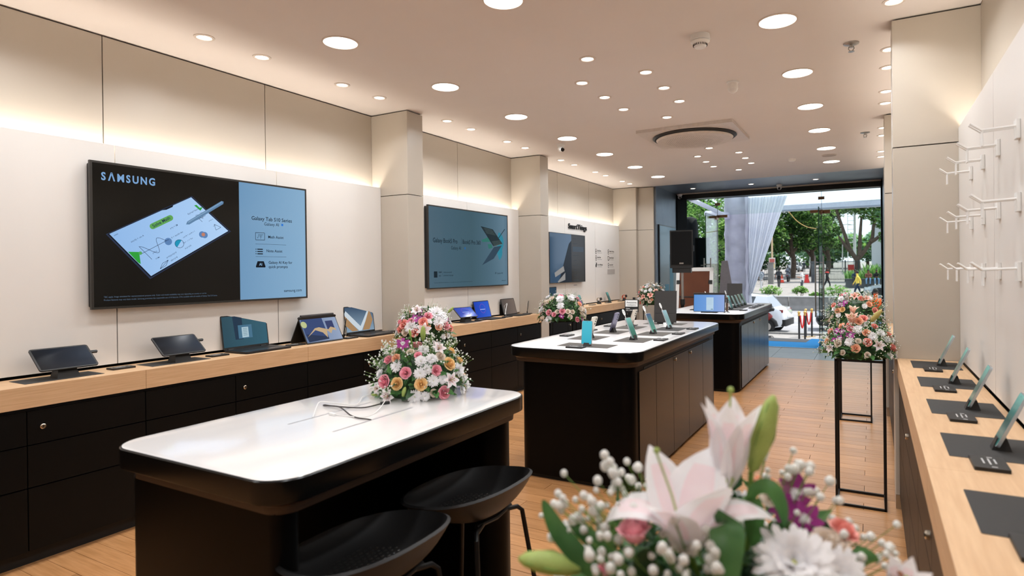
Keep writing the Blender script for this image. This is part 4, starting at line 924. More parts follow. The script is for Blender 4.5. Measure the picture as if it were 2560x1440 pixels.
def petal(g, W, L, curl, a, tilt, k2=True, m=None):
    # one recurved lily petal starting on the z axis
    def f(u, v):
        x = (u-.5)*2*W*sin(pi*min(1, v*.92+.06))**.8; th = tilt+curl*v**2
        return (x, v, th)
    N = 11; pts = []; px_, pz = 0, 0
    path = [(0, 0)]
    for j in range(1, N):
        th = tilt+curl*(j/(N-1))**2; px_ += L/(N-1)*sin(th); pz += L/(N-1)*cos(th); path.append((px_, pz))
    vs = []
    for j in range(N):
        v = j/(N-1); wd = W*max(.03, (1-.72*(1-v/.48)**2) if v < .48 else 1-((v-.48)/.52)**2.3)
        for i in range(5):
            u = (i-2)/2; c = path[j][0]-.12*W*(1-u*u)*0+.25*wd*u*u*-1
            vs.append((.03*L+c, u*wd, path[j][1]))
    fs = [(j*5+i, j*5+i+1, (j+1)*5+i+1, (j+1)*5+i) for j in range(N-1) for i in range(4)]
    for idx, f_ in enumerate(fs):
        j, i = divmod(idx, 4); pass
        pass
    b = len(g.v); M = g.m @ (m or Matrix()) @ RZ(a); g.v += [tuple(M @ Vector(v)) for v in vs]
    for idx, f_ in enumerate(fs):
        j, i = divmod(idx, 4); g.f.append(tuple(b+q_ for q_ in f_)); g.mi.append(1 if (k2 and i in (1, 2) and 1 < j < 8) else 0)
    g.k = 0
def lily_mesh(seed, curl=1.7, tilt=.35, mats=None, stam=True):
    r = random.Random(seed); g = MB()
    for i in range(6): petal(g, .2 if i % 2 else .27, 1.05, curl*r.uniform(.85, 1.1), i*60+r.uniform(-6, 6), tilt*(1 if i % 2 else 1.12))
    g.lathe([(.03, -.12), (.07, .0), (.09, .1)], 8, cap=(1, 0))
    if stam:
        g.k = 2
        for i in range(6):
            a = i*pi/3+.5; g.tube([(0, 0, .1), (.1*cos(a), .1*sin(a), .5), (.2*cos(a), .2*sin(a), .68)], .012, 4)
            g.ball((.2*cos(a), .2*sin(a), .7), .045, 6, (1.6, .7, .7))
        g.k = 3; g.tube([(0, 0, .1), (0, 0, .8)], .018, 5).ball((0, 0, .82), .04, 6)
    return g.mesh('lily', mats or [WHT, PKT, ANTH, LGRN], 180)
def bud_mesh(m=None):
    g = MB(); n = 12; rings = []
    for j, (r_, z) in enumerate(((.02, 0), (.09, .08), (.15, .3), (.17, .5), (.15, .72), (.1, .9), (.03, 1.0))):
        rings.append([(r_*(1+.08*cos(3*2*pi*i/n))*cos(2*pi*i/n), r_*(1+.08*cos(3*2*pi*i/n))*sin(2*pi*i/n), z) for i in range(n)])
    g.loft(rings); g.k = 1
    for i in range(3): a = i*2*pi/3; g.tube([(.09*cos(a), .09*sin(a), .06), (.19*cos(a), .19*sin(a), .5), (.11*cos(a), .11*sin(a), .9)], .012, 4)
    return g.mesh('lily_bud', [m or LGRN, STEM], 180)
def orchid_mesh():
    g = MB()
    for i, a in enumerate((90, 200, 340, 35, 145)):
        w_ = .34 if i > 2 else .24; L = .95
        vs = []
        for j in range(5):
            v = j/4; wd = w_*sin(pi*min(1, v*.85+.08))
            for u in (-1, 0, 1): vs.append((v*L, u*wd, .1*v-.12*v*v+.05*u*u*v))
        b = len(g.v); M = RZ(a); g.v += [tuple(M @ Vector(v)) for v in vs]
        for j in range(4):
            for q_ in range(2): g.f.append((b+j*3+q_, b+(j+1)*3+q_, b+(j+1)*3+q_+1, b+j*3+q_+1)); g.mi.append(1 if j < 1 else 0)
    g.k = 1; g.ball((0, -.05, .1), .16, 8); g.k = 0; g.grid(3, 4, lambda u, v: ((u-.5)*.4*(.4+v), -.1-.5*v, .2+.15*v-.3*v*v))
    return g.mesh('orchid', [PLUM, WHT], 180)
def leaf_mesh(m, bend=.25):
    g = MB()
    def f(u, v): w_ = .19*sin(pi*min(1, v*.93+.03))**.8; x = (u-.5)*2*w_; return (x, v*(1-bend*v*.35), .1*abs(u-.5)*2*w_/.19-bend*v*v)
    g.grid(3, 7, f); return g.mesh('leaf', m, 180)
ROSES = {k: [rose_mesh(m, i) for i in range(2)] for k, m in (('pink', PINK), ('peach', PEACH), ('yellow', YEL), ('coral', CORAL), ('cream', CREAM))}
ROSEB = rose_mesh(leafy('rose light pink', '#f7a9b6', '#fbc9d0', tl=.25, scale=40), 5, 1)
MUMS = [mum_mesh(i) for i in range(3)]; LILY = lily_mesh(1); LILYP = lily_mesh(2, mats=[PKL, CORAL, ANTH, LGRN]); LILYH = lily_mesh(3, .35, .18); LILYHP = lily_mesh(3, .9, .22, [leafy('lily blush', '#efcab4', '#f6dccb', tl=.25), PKL, ANTH, LGRN]); BUD = bud_mesh(); BUDY = bud_mesh(leafy('bud yellow', '#bfae62', '#cfc07c', tl=.2))
ORCH = orchid_mesh(); LF = [leaf_mesh(LEAF), leaf_mesh(LEAF2, .5)]
def aim(o, d, spin=0): o.rotation_euler = (Vector(d).to_track_quat('Z', 'Y').to_matrix() @ Matrix.Rotation(spin, 3, 'Z')).to_euler()
KIND = {'pinkbud': ('rose', [ROSEB]), 'pink': ('rose', ROSES['pink']), 'peach': ('rose', ROSES['peach']), 'yellow': ('rose', ROSES['yellow']), 'coral': ('rose', ROSES['coral']), 'cream': ('rose', ROSES['cream']), 'mum': ('chrysanthemum', MUMS), 'lily': ('lily', [LILY]), 'lilyp': ('lily', [LILYP]), 'lilyh': ('lily', [LILYH]), 'lilyhp': ('lily', [LILYHP]), 'bud': ('lily_bud', [BUD]), 'budy': ('lily_bud', [BUDY]), 'orch': ('orchid', [ORCH])}
PL = {'pink': 'pink rose', 'peach': 'peach rose', 'yellow': 'yellow rose', 'coral': 'coral rose', 'cream': 'cream rose', 'lilyp': 'pink lily'}
def bloom(t, kind, p, d, size, spin=None):
    nm, ms = KIND[kind]; o = obj(nm, rnd.choice(ms), parent=t, loc=p, scale=size); aim(o, d, rnd.random()*6 if spin is None else spin)
    if kind in PL: o['label'] = PL[kind]
    return o
def greens(t, R, H, n, seed, lo=.6, core=True):
    r = random.Random(seed); g = MB()
    for i in range(n):
        a = r.random()*2*pi; v = min(.999, r.random()**.8); k = r.uniform(lo, 1.0); rr = R*(1-v**DP)**(1/DP)*k; p = (rr*cos(a), rr*sin(a), H*v*k+.004)
        s_ = r.uniform(.016, .034); M = T(*p) @ Vector((p[0], p[1], p[2]*.8+.01)).to_track_quat('Z', 'Y').to_matrix().to_4x4() @ RZ(r.uniform(0, 360)) @ RX(r.uniform(-50, 60))
        g.k = r.randint(0, 1); g.add([(0, 0, 0), (s_*.33, s_*.5, .004), (0, s_*1.3, 0), (-s_*.33, s_*.5, .004)], [(0, 1, 2, 3)], M)
    o = obj('greenery', g, [LEAF, LEAF2], t, smooth=0); o['kind'] = 'stuff'
    if core:
        o = obj('foam_base', MB().lathe([(R*.74, .0), (R*.78, H*.2), (R*.68, H*.45), (R*.42, H*.7), (.01, H*.78)], 16), LEAF2, t)
def gyps(t, R, H, n, seed, r0=.004, sprays=(), lo=1.0, hi=1.14):
    r = random.Random(seed); g = MB(); st = MB()
    unit = MB().ball((0, 0, 0), 1, 6); uv, uf = unit.v, unit.f
    def ball(p, s_): b = len(g.v); g.v += [(p[0]+x*s_, p[1]+y*s_, p[2]+z*s_) for x, y, z in uv]; g.f += [tuple(b+i for i in f) for f in uf]; g.mi += [0]*len(uf)
    c = 0
    while c < n:
        a = r.random()*2*pi; v = r.random(); k = r.uniform(lo, hi); rr = R*(1-v**DP)**(1/DP)*k; p = Vector((rr*cos(a), rr*sin(a), H*v*k+.01))
        for _ in range(r.randint(4, 9)):
            q_ = p+Vector([r.gauss(0, R*.07) for _ in range(3)])
            if q_.z < .005: continue
            ball(q_, r0*r.uniform(.6, 1.15)); st.tube([tuple(q_), tuple(q_*.86)], .0006, 3); c += 1
    for (cx_, cyy, cz_, sp, m_) in sprays:
        for _ in range(m_):
            q_ = Vector((cx_, cyy, cz_))+Vector([r.gauss(0, sp) for _ in range(3)]); ball(q_, r0*r.uniform(.6, 1.25)); st.tube([tuple(q_), tuple(q_*.82)], .0007, 3)
    o = obj('babys_breath', g, GYP, t, smooth=180); o['kind'] = 'stuff'
    o = obj('fine_stems', st, STEM, t, smooth=0); o['kind'] = 'stuff'
DP = 2.7
def dome_pt(u, v, R, H): y2 = max(0, (1-abs(v)**DP)**(2/DP)-u*u); return Vector((u*R, -math.sqrt(y2)*R, v*H))
def arrangement(x, y, z, label, R, H, spec, cxz, cyz, rz_, hz_, seed, n_rand=30, pal=None, ng=500, gy=160, r0=.004):
    rot = math.degrees(math.atan2(y, x))-90; t = thing('flower_arrangement', label, 'flowers', (x, y, z), rot, 'flower arrangements')
    used = []
    for e in spec:
        kind, X, Y, s_ = e[:4]; s_ *= 1.05; u, v = (X-cxz)/rz_, (cyz-Y)/hz_; un = R/rz_
        if kind in ('lilyh', 'lilyhp', 'bud', 'budy') or len(e) > 4:
            d = Vector(e[4]); uu = max(-.98, min(.98, u)); p = Vector((uu*R, -(e[5] if len(e) > 5 else .6)*R*math.sqrt(max(0, 1-uu*uu)), v*H)); bloom(t, kind, p, d, s_*un)
            st = p*.55; obj('stem', MB().tube([tuple(st), tuple(p)], .0028, 6), STEM, t)
        else:
            k = (abs(u)**DP+max(v, 0)**DP)**(1/DP)
            if k > .98: u, v = u/k*.98, v/k*.98
            p = dome_pt(u, max(v, .04), R, H); d = Vector((p.x/R, p.y/R-.25, p.z/H*.8)); bloom(t, kind, p*.97, d, s_*un)
        used.append((p.x, p.y, p.z, s_*un))
    r = random.Random(seed); pal = pal or ['mum', 'mum', 'pink', 'peach', 'cream', 'coral', 'mum', 'orch', 'lily', 'yellow']; tries = 0; c = 0
    n_rand = int(n_rand*1.6)
    while c < n_rand and tries < 1600:
        tries += 1; a = r.random()*2*pi; v = r.uniform(.05, .99); rr = (1-v**DP)**(1/DP); kd = r.choice(pal); s_ = {'mum': .034, 'lily': .055, 'lilyp': .055, 'orch': .028}.get(kd, .022)*R/.19*r.uniform(.85, 1.15)
        p = Vector((rr*cos(a)*R, rr*sin(a)*R, v*H))
        if spec and p.y < -.2*R: kd = r.choice(['mum', 'mum', 'cream']); s_ = (.024 if kd == 'mum' else .016)*R/.19
        if any((p-Vector(q_[:3])).length < (s_+q_[3])*.72 for q_ in used): continue
        used.append((*p, s_)); bloom(t, kd, p*(.97 if 'lily' not in kd else .9), (p.x/R, p.y/R, p.z/H*.8+.1), s_); c += 1
    for i in range(14):
        a = i*2*pi/14+r.uniform(-.15, .15); o = obj('leaf', r.choice(LF), parent=t, loc=(R*.78*cos(a), R*.78*sin(a), H*r.uniform(.05, .2)), scale=R*r.uniform(.35, .5))
        o.rotation_euler = (R_(r.uniform(-10, 25)), R_(r.uniform(-30, 30)), a-pi/2)
    greens(t, R, H, ng, seed); gyps(t, R, H, gy, seed+1, r0); return t
def stand(x, y, rz, label, h_=.837, w_=.257, group='black metal flower stands'):
    t = thing('flower_stand', label, 'stand', (x, y, 0), rz, group); a = w_/2-.006; r_ = .0062
    for sx in (-1, 1):
        for sy in (-1, 1): obj('leg', MB().box((sx*a-r_, sy*a-r_, 0), (sx*a+r_, sy*a+r_, h_)), BLK2, t)
    for z in (.007, h_-.007):
        for s_ in (-1, 1):
            obj('crossbar', MB().box((-a, s_*a-r_, z-r_), (a, s_*a+r_, z+r_)), BLK2, t); obj('crossbar', MB().box((s_*a-r_, -a, z-r_), (s_*a+r_, a, z+r_)), BLK2, t)
    return t
U = (0, -.15, 1)
arrangement(-1.642, 1.945, TZ, 'white pink and yellow flower dome lying on the near table', .185, .205, [
 ('mum', 1210, 720, 62), ('pink', 1125, 672, 45), ('peach', 1205, 645, 42), ('pink', 1300, 775, 52), ('pink', 1090, 880, 62), ('yellow', 1215, 885, 56), ('yellow', 1445, 890, 56), ('pink', 1590, 765, 50), ('yellow', 1725, 720, 60),
 ('mum', 1445, 672, 62), ('mum', 1545, 655, 60), ('mum', 1435, 785, 62), ('mum', 1505, 745, 55), ('mum', 1470, 575, 60), ('mum', 1815, 800, 75), ('mum', 1560, 865, 60), ('mum', 1650, 860, 50), ('pink', 1665, 995, 58), ('mum', 1385, 1010, 72), ('cream', 1640, 640, 45), ('pink', 1420, 615, 35),
 ('lily', 1610, 590, 95), ('lily', 1710, 880, 105), ('lily', 1150, 1010, 100), ('lily', 1040, 960, 70), ('mum', 1480, 1010, 50), ('bud', 1275, 1015, 110, (.25, -.5, 1), .95), ('bud', 1040, 1030, 70, (-.9, -.4, .2), .9), ('orch', 1275, 510, 75, (0, -1, .35), .5), ('bud', 1470, 520, 150, (.02, -.1, 1), .1), ('bud', 1350, 470, 75, (-.2, 0, 1), .1)],
 1445, 1060, 450, 520, 11, 18, ['mum', 'pink', 'yellow', 'mum', 'lily'], 700, 620, .0036)
stand(-.064, 3.955, 0, 'tall black metal flower stand beside the right column'); stand(-.135, 6.09, 0, 'tall black metal flower stand farther back on the right')
arrangement(-.068, 3.955, .838, 'peach and purple flower dome on the stand beside the right column', .19, .20, [
 ('orch', 1340, 765, 62), ('orch', 1180, 740, 50), ('orch', 1215, 820, 55), ('orch', 1245, 735, 42), ('orch', 1150, 860, 50), ('pink', 1350, 700, 46), ('peach', 1520, 735, 44), ('coral', 1530, 850, 48), ('peach', 1400, 930, 50), ('peach', 1065, 880, 40), ('peach', 1240, 672, 44), ('coral', 1310, 665, 38), ('coral', 1800, 760, 42), ('coral', 1810, 925, 46), ('cream', 1200, 885, 46),
 ('mum', 1430, 705, 62), ('mum', 1590, 780, 62), ('mum', 1335, 855, 60), ('mum', 1680, 745, 55), ('mum', 1750, 830, 50), ('mum', 1480, 655, 45), ('lily', 1640, 895, 95), ('lily', 1130, 960, 80), ('coral', 1630, 640, 40), ('peach', 1440, 612, 46, (0, -1, .6), .5), ('coral', 1490, 582, 46, (0, -1, .8), .4),
 ('lilyhp', 1375, 655, 150, (-.15, -.35, 1), .45), ('budy', 1565, 625, 190, (.62, -.2, .8), .4), ('lilyhp', 1370, 540, 120, (.1, -.2, 1), .3)],
 1440, 1085, 415, 440, 23, 14, None, 800, 700, .0034)
arrangement(-.14, 6.09, .838, 'pink and purple flower dome on the farther stand at the right', .225, .29, [
 ('coral', 1100, 500, 38), ('peach', 1155, 575, 42), ('yellow', 1215, 548, 36), ('orch', 1255, 440, 45), ('orch', 1215, 495, 45), ('orch', 1175, 470, 35), ('lilyp', 1370, 375, 80), ('coral', 1460, 388, 40), ('lilyp', 1520, 400, 60), ('mum', 1200, 400, 48), ('mum', 1560, 390, 45), ('lilyh', 1290, 440, 110, (-.3, -.2, 1), .4), ('mum', 1500, 500, 40), ('peach', 1560, 470, 40), ('coral', 1630, 560, 42)],
 1370, 800, 360, 470, 31, 18, None, 700, 500, .0040)
stand(-3.10, 3.72, 0, 'black metal flower stand between the near table and the first column')
arrangement(-3.10, 3.72, .838, 'pink and white flower dome on a stand before the first column', .215, .235, [
 ('lily', 1410, 150, 75), ('orch', 1430, 150, 45), ('orch', 1390, 210, 50), ('orch', 1455, 215, 45), ('mum', 1590, 175, 85), ('mum', 1640, 215, 70), ('orch', 1655, 180, 40), ('orch', 1690, 220, 45), ('coral', 1467, 255, 42), ('pink', 1345, 255, 36), ('coral', 1280, 285, 45), ('coral', 1245, 340, 36), ('mum', 1350, 315, 65), ('peach', 1492, 300, 40), ('coral', 1380, 372, 40), ('lily', 1470, 350, 90), ('peach', 1610, 312, 36), ('pink', 1680, 312, 44), ('coral', 1735, 350, 34), ('mum', 1610, 265, 60), ('cream', 1290, 370, 34), ('pink', 1512, 195, 40), ('bud', 1700, 180, 75, (.7, -.1, .7), .2)],
 1475, 470, 265, 345, 41, 22, ['mum', 'pink', 'coral', 'mum', 'orch'], 700, 420, .0038)
stand(-2.87, 5.68, 35, 'black metal flower stand behind the middle island')
arrangement(-2.87, 5.68, .838, 'round flower dome on a stand behind the left edge of the middle island', .245, .27, [], 0, 0, 1, 1, 53, 40, ['mum', 'mum', 'mum', 'mum', 'peach', 'orch', 'pink', 'cream', 'cream', 'lily'], 1100, 300, .0042)
stand(-2.95, 8.85, 20, 'black metal flower stand near the blue entrance wall')
arrangement(-2.95, 8.85, .838, 'white and peach flower dome near the blue entrance wall', .21, .30, [], 0, 0, 1, 1, 67, 52, ['mum', 'mum', 'cream', 'peach', 'coral', 'lilyp', 'lilyp', 'mum', 'orch'], 700, 180, .0045)

# foreground arrangement, close to the camera
BX, BY, BZ = -.20, .90, .80
stand(BX, BY, 0, 'black metal flower stand closest to the camera', .798)
t = thing('flower_arrangement', 'large blurred white lily and pink rose arrangement closest to the camera', 'flowers', (BX, BY, BZ), 0, 'flower arrangements')
def tolily(nm, base, tip, L, W, curls, mats_, tiltv=.3, label=None, n=6, stam=True, spin=0):
    L_ = obj(nm, MB().lathe([(.02*1.0, -.02), (.05, 0), (.10, .12), (.07, .16)], 10, Matrix.Diagonal((L, L, L, 1))), LGRN, t, base, label=label)
    aim(L_, Vector(tip)-Vector(base), spin)
    for i in range(n):
        g = MB(); petal(g, W*(1.15 if i % 2 else .9), 1.0, curls[i], 0, tiltv*(1.15 if i % 2 == 0 else .95), True, Matrix.Diagonal((L, L, L, 1)))
        obj('petal', g, mats_, L_, rot=(0, 0, i*60), smooth=180)
    if stam:
        g = MB(); g.k = 0
        for i in range(6):
            a = i*pi/3+.5; g.tube([(0, 0, .1*L), (.06*L*cos(a), .06*L*sin(a), .5*L), (.11*L*cos(a), .11*L*sin(a), .72*L)], .0012, 5); g.k = 1; g.ball((.11*L*cos(a), .11*L*sin(a), .75*L), .0035, 6, (1.8, .8, .8)); g.k = 0
        g.tube([(0, 0, .1*L), (-.03*L, 0, .8*L), (-.05*L, 0, 1.06*L)], .0015, 6).ball((-.05*L, 0, 1.08*L), .0045, 8)
        obj('stamens', g, [LGRN, ANTH], L_)
    return L_
PLM = [WHT, PKT]
def aim2(o, d, spin=0):
    z = Vector(d).normalized(); x = (rt_-z*rt_.dot(z)).normalized(); y = z.cross(x)
    o.rotation_euler = (Matrix((x, y, z)).transposed() @ Matrix.Rotation(spin, 3, 'Z')).to_euler()
L1 = tolily('lily', (-.010, -.150, .205), (.002, -.150, .33), .135, .27, (1.7, .42, .3, 2.3, .75, .35), PLM, .46, 'open white lily', stam=False)
aim2(L1, (.05, -.05, 1), -.12)
obj('pistil', MB().tube([(0, 0, .01), (-.02, -.02, .08), (-.04, -.03, .135)], .0014, 6).ball((-.04, -.03, .138), .004, 8), LGRN, L1)
L2 = tolily('lily', (.030, -.092, .272), (.036, -.082, .40), .118, .19, (.30, .12, .22, .38, .1, .3), PLM, .2, 'half open white and pink lily', stam=False)
aim2(L2, (.06, .03, 1), .15); obj('pistil', MB().tube([(0, 0, .02), (0, .004, .125)], .0014, 6).ball((0, .004, .128), .0045, 8), LGRN, L2)
o = obj('lily_bud', BUD, parent=t, loc=(.057, -.068, .288), scale=(.125, .125, .1)); aim(o, (.024, .01, .09), .4); o['label'] = 'tall green lily bud'
o.scale = (.085, .085, .108)
o = obj('lily_bud', BUD, parent=t, loc=(-.128, -.20, .176), scale=.085); aim(o, (-.075, -.05, .02)); o['label'] = 'pale green lily bud lying to the left'
for a, b in (((.04, -.06, .12), (.057, -.068, .29)), ((.02, -.06, .12), (.03, -.092, .275)), ((0, -.08, .1), (-.01, -.15, .215))): obj('stem', MB().tube([a, tuple((Vector(a)+Vector(b))/2+Vector((.004, 0, 0))), b], .0035, 8), STEM, t)
for k, p, s_, d in (('pinkbud', (-.058, -.20, .236), .026, (-.12, -.12, 1)), ('pink', (.002, -.09, .228), .018, (.1, -.5, 1)), ('cream', (.148, -.03, .196), .024, (.3, -.4, 1)), ('coral', (.164, -.005, .208), .019, (.5, -.1, 1)), ('pink', (-.12, -.16, .15), .022, (-1, -.5, .5)), ('orch', (.106, .0, .246), .030, (.1, -1, .5)), ('orch', (.118, -.02, .220), .026, (.2, -1, .3)), ('orch', (.088, -.01, .228), .022, (-.3, -1, .3)), ('mum', (.116, -.13, .205), .052, (.1, -.7, .8)), ('mum', (.158, -.09, .182), .042, (.4, -.6, .7)), ('mum', (.07, -.18, .16), .04, (.1, -1, .5)), ('lilyh', (.222, -.06, .14), .07, (.2, -.3, 1)), ('cream', (.075, -.02, .245), .015, (0, -1, 1)), ('mum', (-.03, .03, .24), .035, (0, .1, 1)), ('mum', (-.13, -.02, .19), .035, (-.7, 0, 1)), ('pink', (-.09, .06, .2), .024, (-.5, .4, 1)), ('peach', (.05, .09, .22), .024, (.2, .5, 1)), ('mum', (.15, .08, .17), .035, (.7, .4, .8)), ('coral', (-.05, -.22, .11), .024, (-.2, -1, .4)), ('mum', (.0, .17, .15), .035, (0, 1, .6)), ('peach', (-.19, .05, .1), .024, (-1, .2, .4))):
    bloom(t, k, p, d, s_)
def big_leaf(path, W, label=None, m=LEAF):
    P = [Vector(p) for p in sm(path, 5)]; g = MB(); N = len(P); vs = []; cam_p = Vector((-BX, -BY, 1.36-BZ))
    for j, p in enumerate(P):
        d = (P[min(j+1, N-1)]-P[max(j-1, 0)]).normalized(); sd_ = d.cross((cam_p-p).normalized()).normalized(); nn = sd_.cross(d); v = j/(N-1); wd = W*max(.03, sin(pi*min(1, v*.95+.03)))**.75
        for u in (-1, -.5, 0, .5, 1): vs.append(tuple(p+sd_*u*wd-nn*abs(u)*wd*.25))
    g.add(vs, [(j*5+i, j*5+i+1, (j+1)*5+i+1, (j+1)*5+i) for j in range(N-1) for i in range(4)]); return obj('leaf', g, m, t, smooth=180, label=label)
big_leaf([(.035, -.14, .235), (.045, -.17, .258), (.052, -.195, .235), (.056, -.205, .19)], .02, 'broad drooping leaf')
big_leaf([(.052, -.08, .245), (.066, -.09, .275), (.086, -.098, .283), (.099, -.1, .262), (.102, -.1, .238)], .010, 'arching leaf')
big_leaf([(-.10, -.19, .15), (-.125, -.205, .19), (-.155, -.215, .225), (-.176, -.218, .263)], .013, 'long upright leaf')
big_leaf([(-.08, -.17, .17), (-.11, -.18, .2), (-.15, -.19, .225)], .012)
big_leaf([(.165, -.03, .16), (.172, -.031, .178), (.19, -.02, .187), (.205, -.012, .18)], .010)
big_leaf([(.20, -.05, .13), (.205, -.06, .16), (.215, -.07, .175)], .012)
big_leaf([(.03, -.08, .20), (.02, -.09, .25), (.015, -.1, .27)], .012)
big_leaf([(.06, -.07, .19), (.062, -.08, .24), (.058, -.085, .262)], .014)
big_leaf([(-.03, -.17, .14), (-.05, -.19, .19), (-.035, -.2, .22)], .014, m=LEAF2)
greens(t, .225, .215, 1500, 77, .7); gyps(t, .215, .205, 230, 78, .0060, sprays=((-.095, -.155, .285, .016, 14), (-.12, -.18, .255, .022, 30), (-.15, -.183, .232, .018, 18), (.068, .0, .27, .014, 9), (.112, .01, .272, .016, 10), (.12, .0, .245, .02, 10), (.21, .06, .175, .02, 9), (.0, -.235, .2, .03, 26), (-.05, -.235, .19, .03, 26), (.04, -.21, .205, .03, 18), (-.09, -.21, .21, .02, 16), (.02, -.22, .225, .02, 10)))

# ================================================================== OUTSIDE
G = -1.09
def slope(y): return -.58+(y-45)*.023
gr = struct('ground', MB().box((-60, 12.0, -1.5), (60, 24.0, G)), PAVE)
rd = MB().box((-60, 24.0, -1.5), (60, 39.0, G-.1)); struct('road', rd, ASPH)
g = MB().add([(-90, 39.3, slope(39.3)), (60, 39.3, slope(39.3)), (60, 200, slope(200)), (-90, 200, slope(200)), (-90, 39.3, -1.5), (60, 39.3, -1.5)], [(0, 1, 2, 3), (4, 5, 1, 0)])
struct('far_pavement', g, PAVE)
kb = thing('kerb', 'pale concrete kerb between pavement and road', 'kerb'); kb['kind'] = 'structure'; del kb['category']
for i in range(-14, 8): obj('kerb_stone', MB().rbox((i*1.0+.005, 23.75, G-.12), (i*1.0+.995, 24.0, G+.06), .01, n=2), CONC, kb)
for yy, l in ((28.9, 'nearer'), (33.0, 'farther')):
    o = struct('road_line', box((-25, yy, G-.1), (12, yy+.14, G-.096)), mat('road paint', '#d8d8d6', .8))
ld_ = struct('landing', box((-4.6, 11.6, -1.5), (2.2, 12.55, -.012)), CONC)
for i in range(5): obj('step', box((-4.6, 12.55+i*.3, -1.5), (2.2, 12.55+(i+1)*.3, -.18-i*.18)), CONC, ld_)
c_ = obj('blue_carpet', MB().add([(-3.1, 11.06, .004), (.12, 11.06, .004), (.12, 12.5, .004), (-1.02, 12.5, .004), (-1.06, 11.86, .004), (-3.1, 11.84, .004), (-3.1, 11.06, .0), (.12, 11.06, .0)], [(0, 1, 2, 3, 4, 5), (6, 7, 1, 0)]), CARP); tag(c_, 'bright blue carpet laid through the open glass doors', 'carpet')
c_ = obj('carpet_on_steps', MB().add([(-1.02, 12.5, .004), (.12, 12.5, .004), (.12, 12.56, -.0), (-1.02, 12.56, 0)], [(0, 1, 2, 3)]), CARP, c_)
# median wall
mw = thing('median_wall', 'grey concrete median barrier across the road', 'barrier', (0, 38.85, G-.1), kind='structure')
for i in range(-7, 5):
    p = obj('wall_panel', MB().loft([[(i*2.2+.02, -.22, 0), (i*2.2+2.18, -.22, 0), (i*2.2+2.18, .22, 0), (i*2.2+.02, .22, 0)], [(i*2.2+.02, -.2, .2), (i*2.2+2.18, -.2, .2), (i*2.2+2.18, .2, .2), (i*2.2+.02, .2, .2)], [(i*2.2+.02, -.12, .3), (i*2.2+2.18, -.12, .3), (i*2.2+2.18, .12, .3), (i*2.2+.02, .12, .3)], [(i*2.2+.02, -.1, .8), (i*2.2+2.18, -.1, .8), (i*2.2+2.18, .1, .8), (i*2.2+.02, .1, .8)]]), CONC, mw)
obj('coping', box((-16, -.16, .8), (11, .16, .86)), mat('pale coping', '#b9b8b4', .8), mw)

# queue posts with red ropes
def post(x, y, label):
    t = thing('queue_post', label, 'post', (x, y, G), 0, 'black and gold queue posts')
    obj('base', MB().lathe([(.12, 0), (.12, .015), (.05, .03)], 24), GOLD, t); obj('pole', MB().cyl((0, 0, .03), (0, 0, .86), .032, 16), mat('post black', '#16181c', .3), t)
    obj('collar', MB().lathe([(.033, .84), (.042, .85), (.042, .9), (.033, .91)], 16), GOLD, t); obj('finial', MB().ball((0, 0, .955), .05, 14), GOLD, t); return t
PP = [(-2.14, 21.7), (-1.98, 21.9), (-2.06, 23.1), (-1.88, 23.3)]
for (x, y), l in zip(PP, ('leftmost', 'second from left', 'third from left', 'rightmost')): post(x, y, 'black post with gold ball top outside the doors, '+l)
def rope(a, b, label, sag=.42):
    P = [(a[0]+(b[0]-a[0])*k/12, a[1]+(b[1]-a[1])*k/12, G+.86-sag*4*(k/12)*(1-k/12)) for k in range(13)]
    tag(obj('rope', MB().tube(P, .024, 8), mat('red velvet', '#c8201c', .7)), label, 'rope', 'red queue ropes')
rope((-2.10, 21.68), (-2.0, 21.9), 'red velvet rope between the two left posts'); rope((-2.03, 23.1), (-1.9, 23.28), 'red velvet rope between the two right posts')

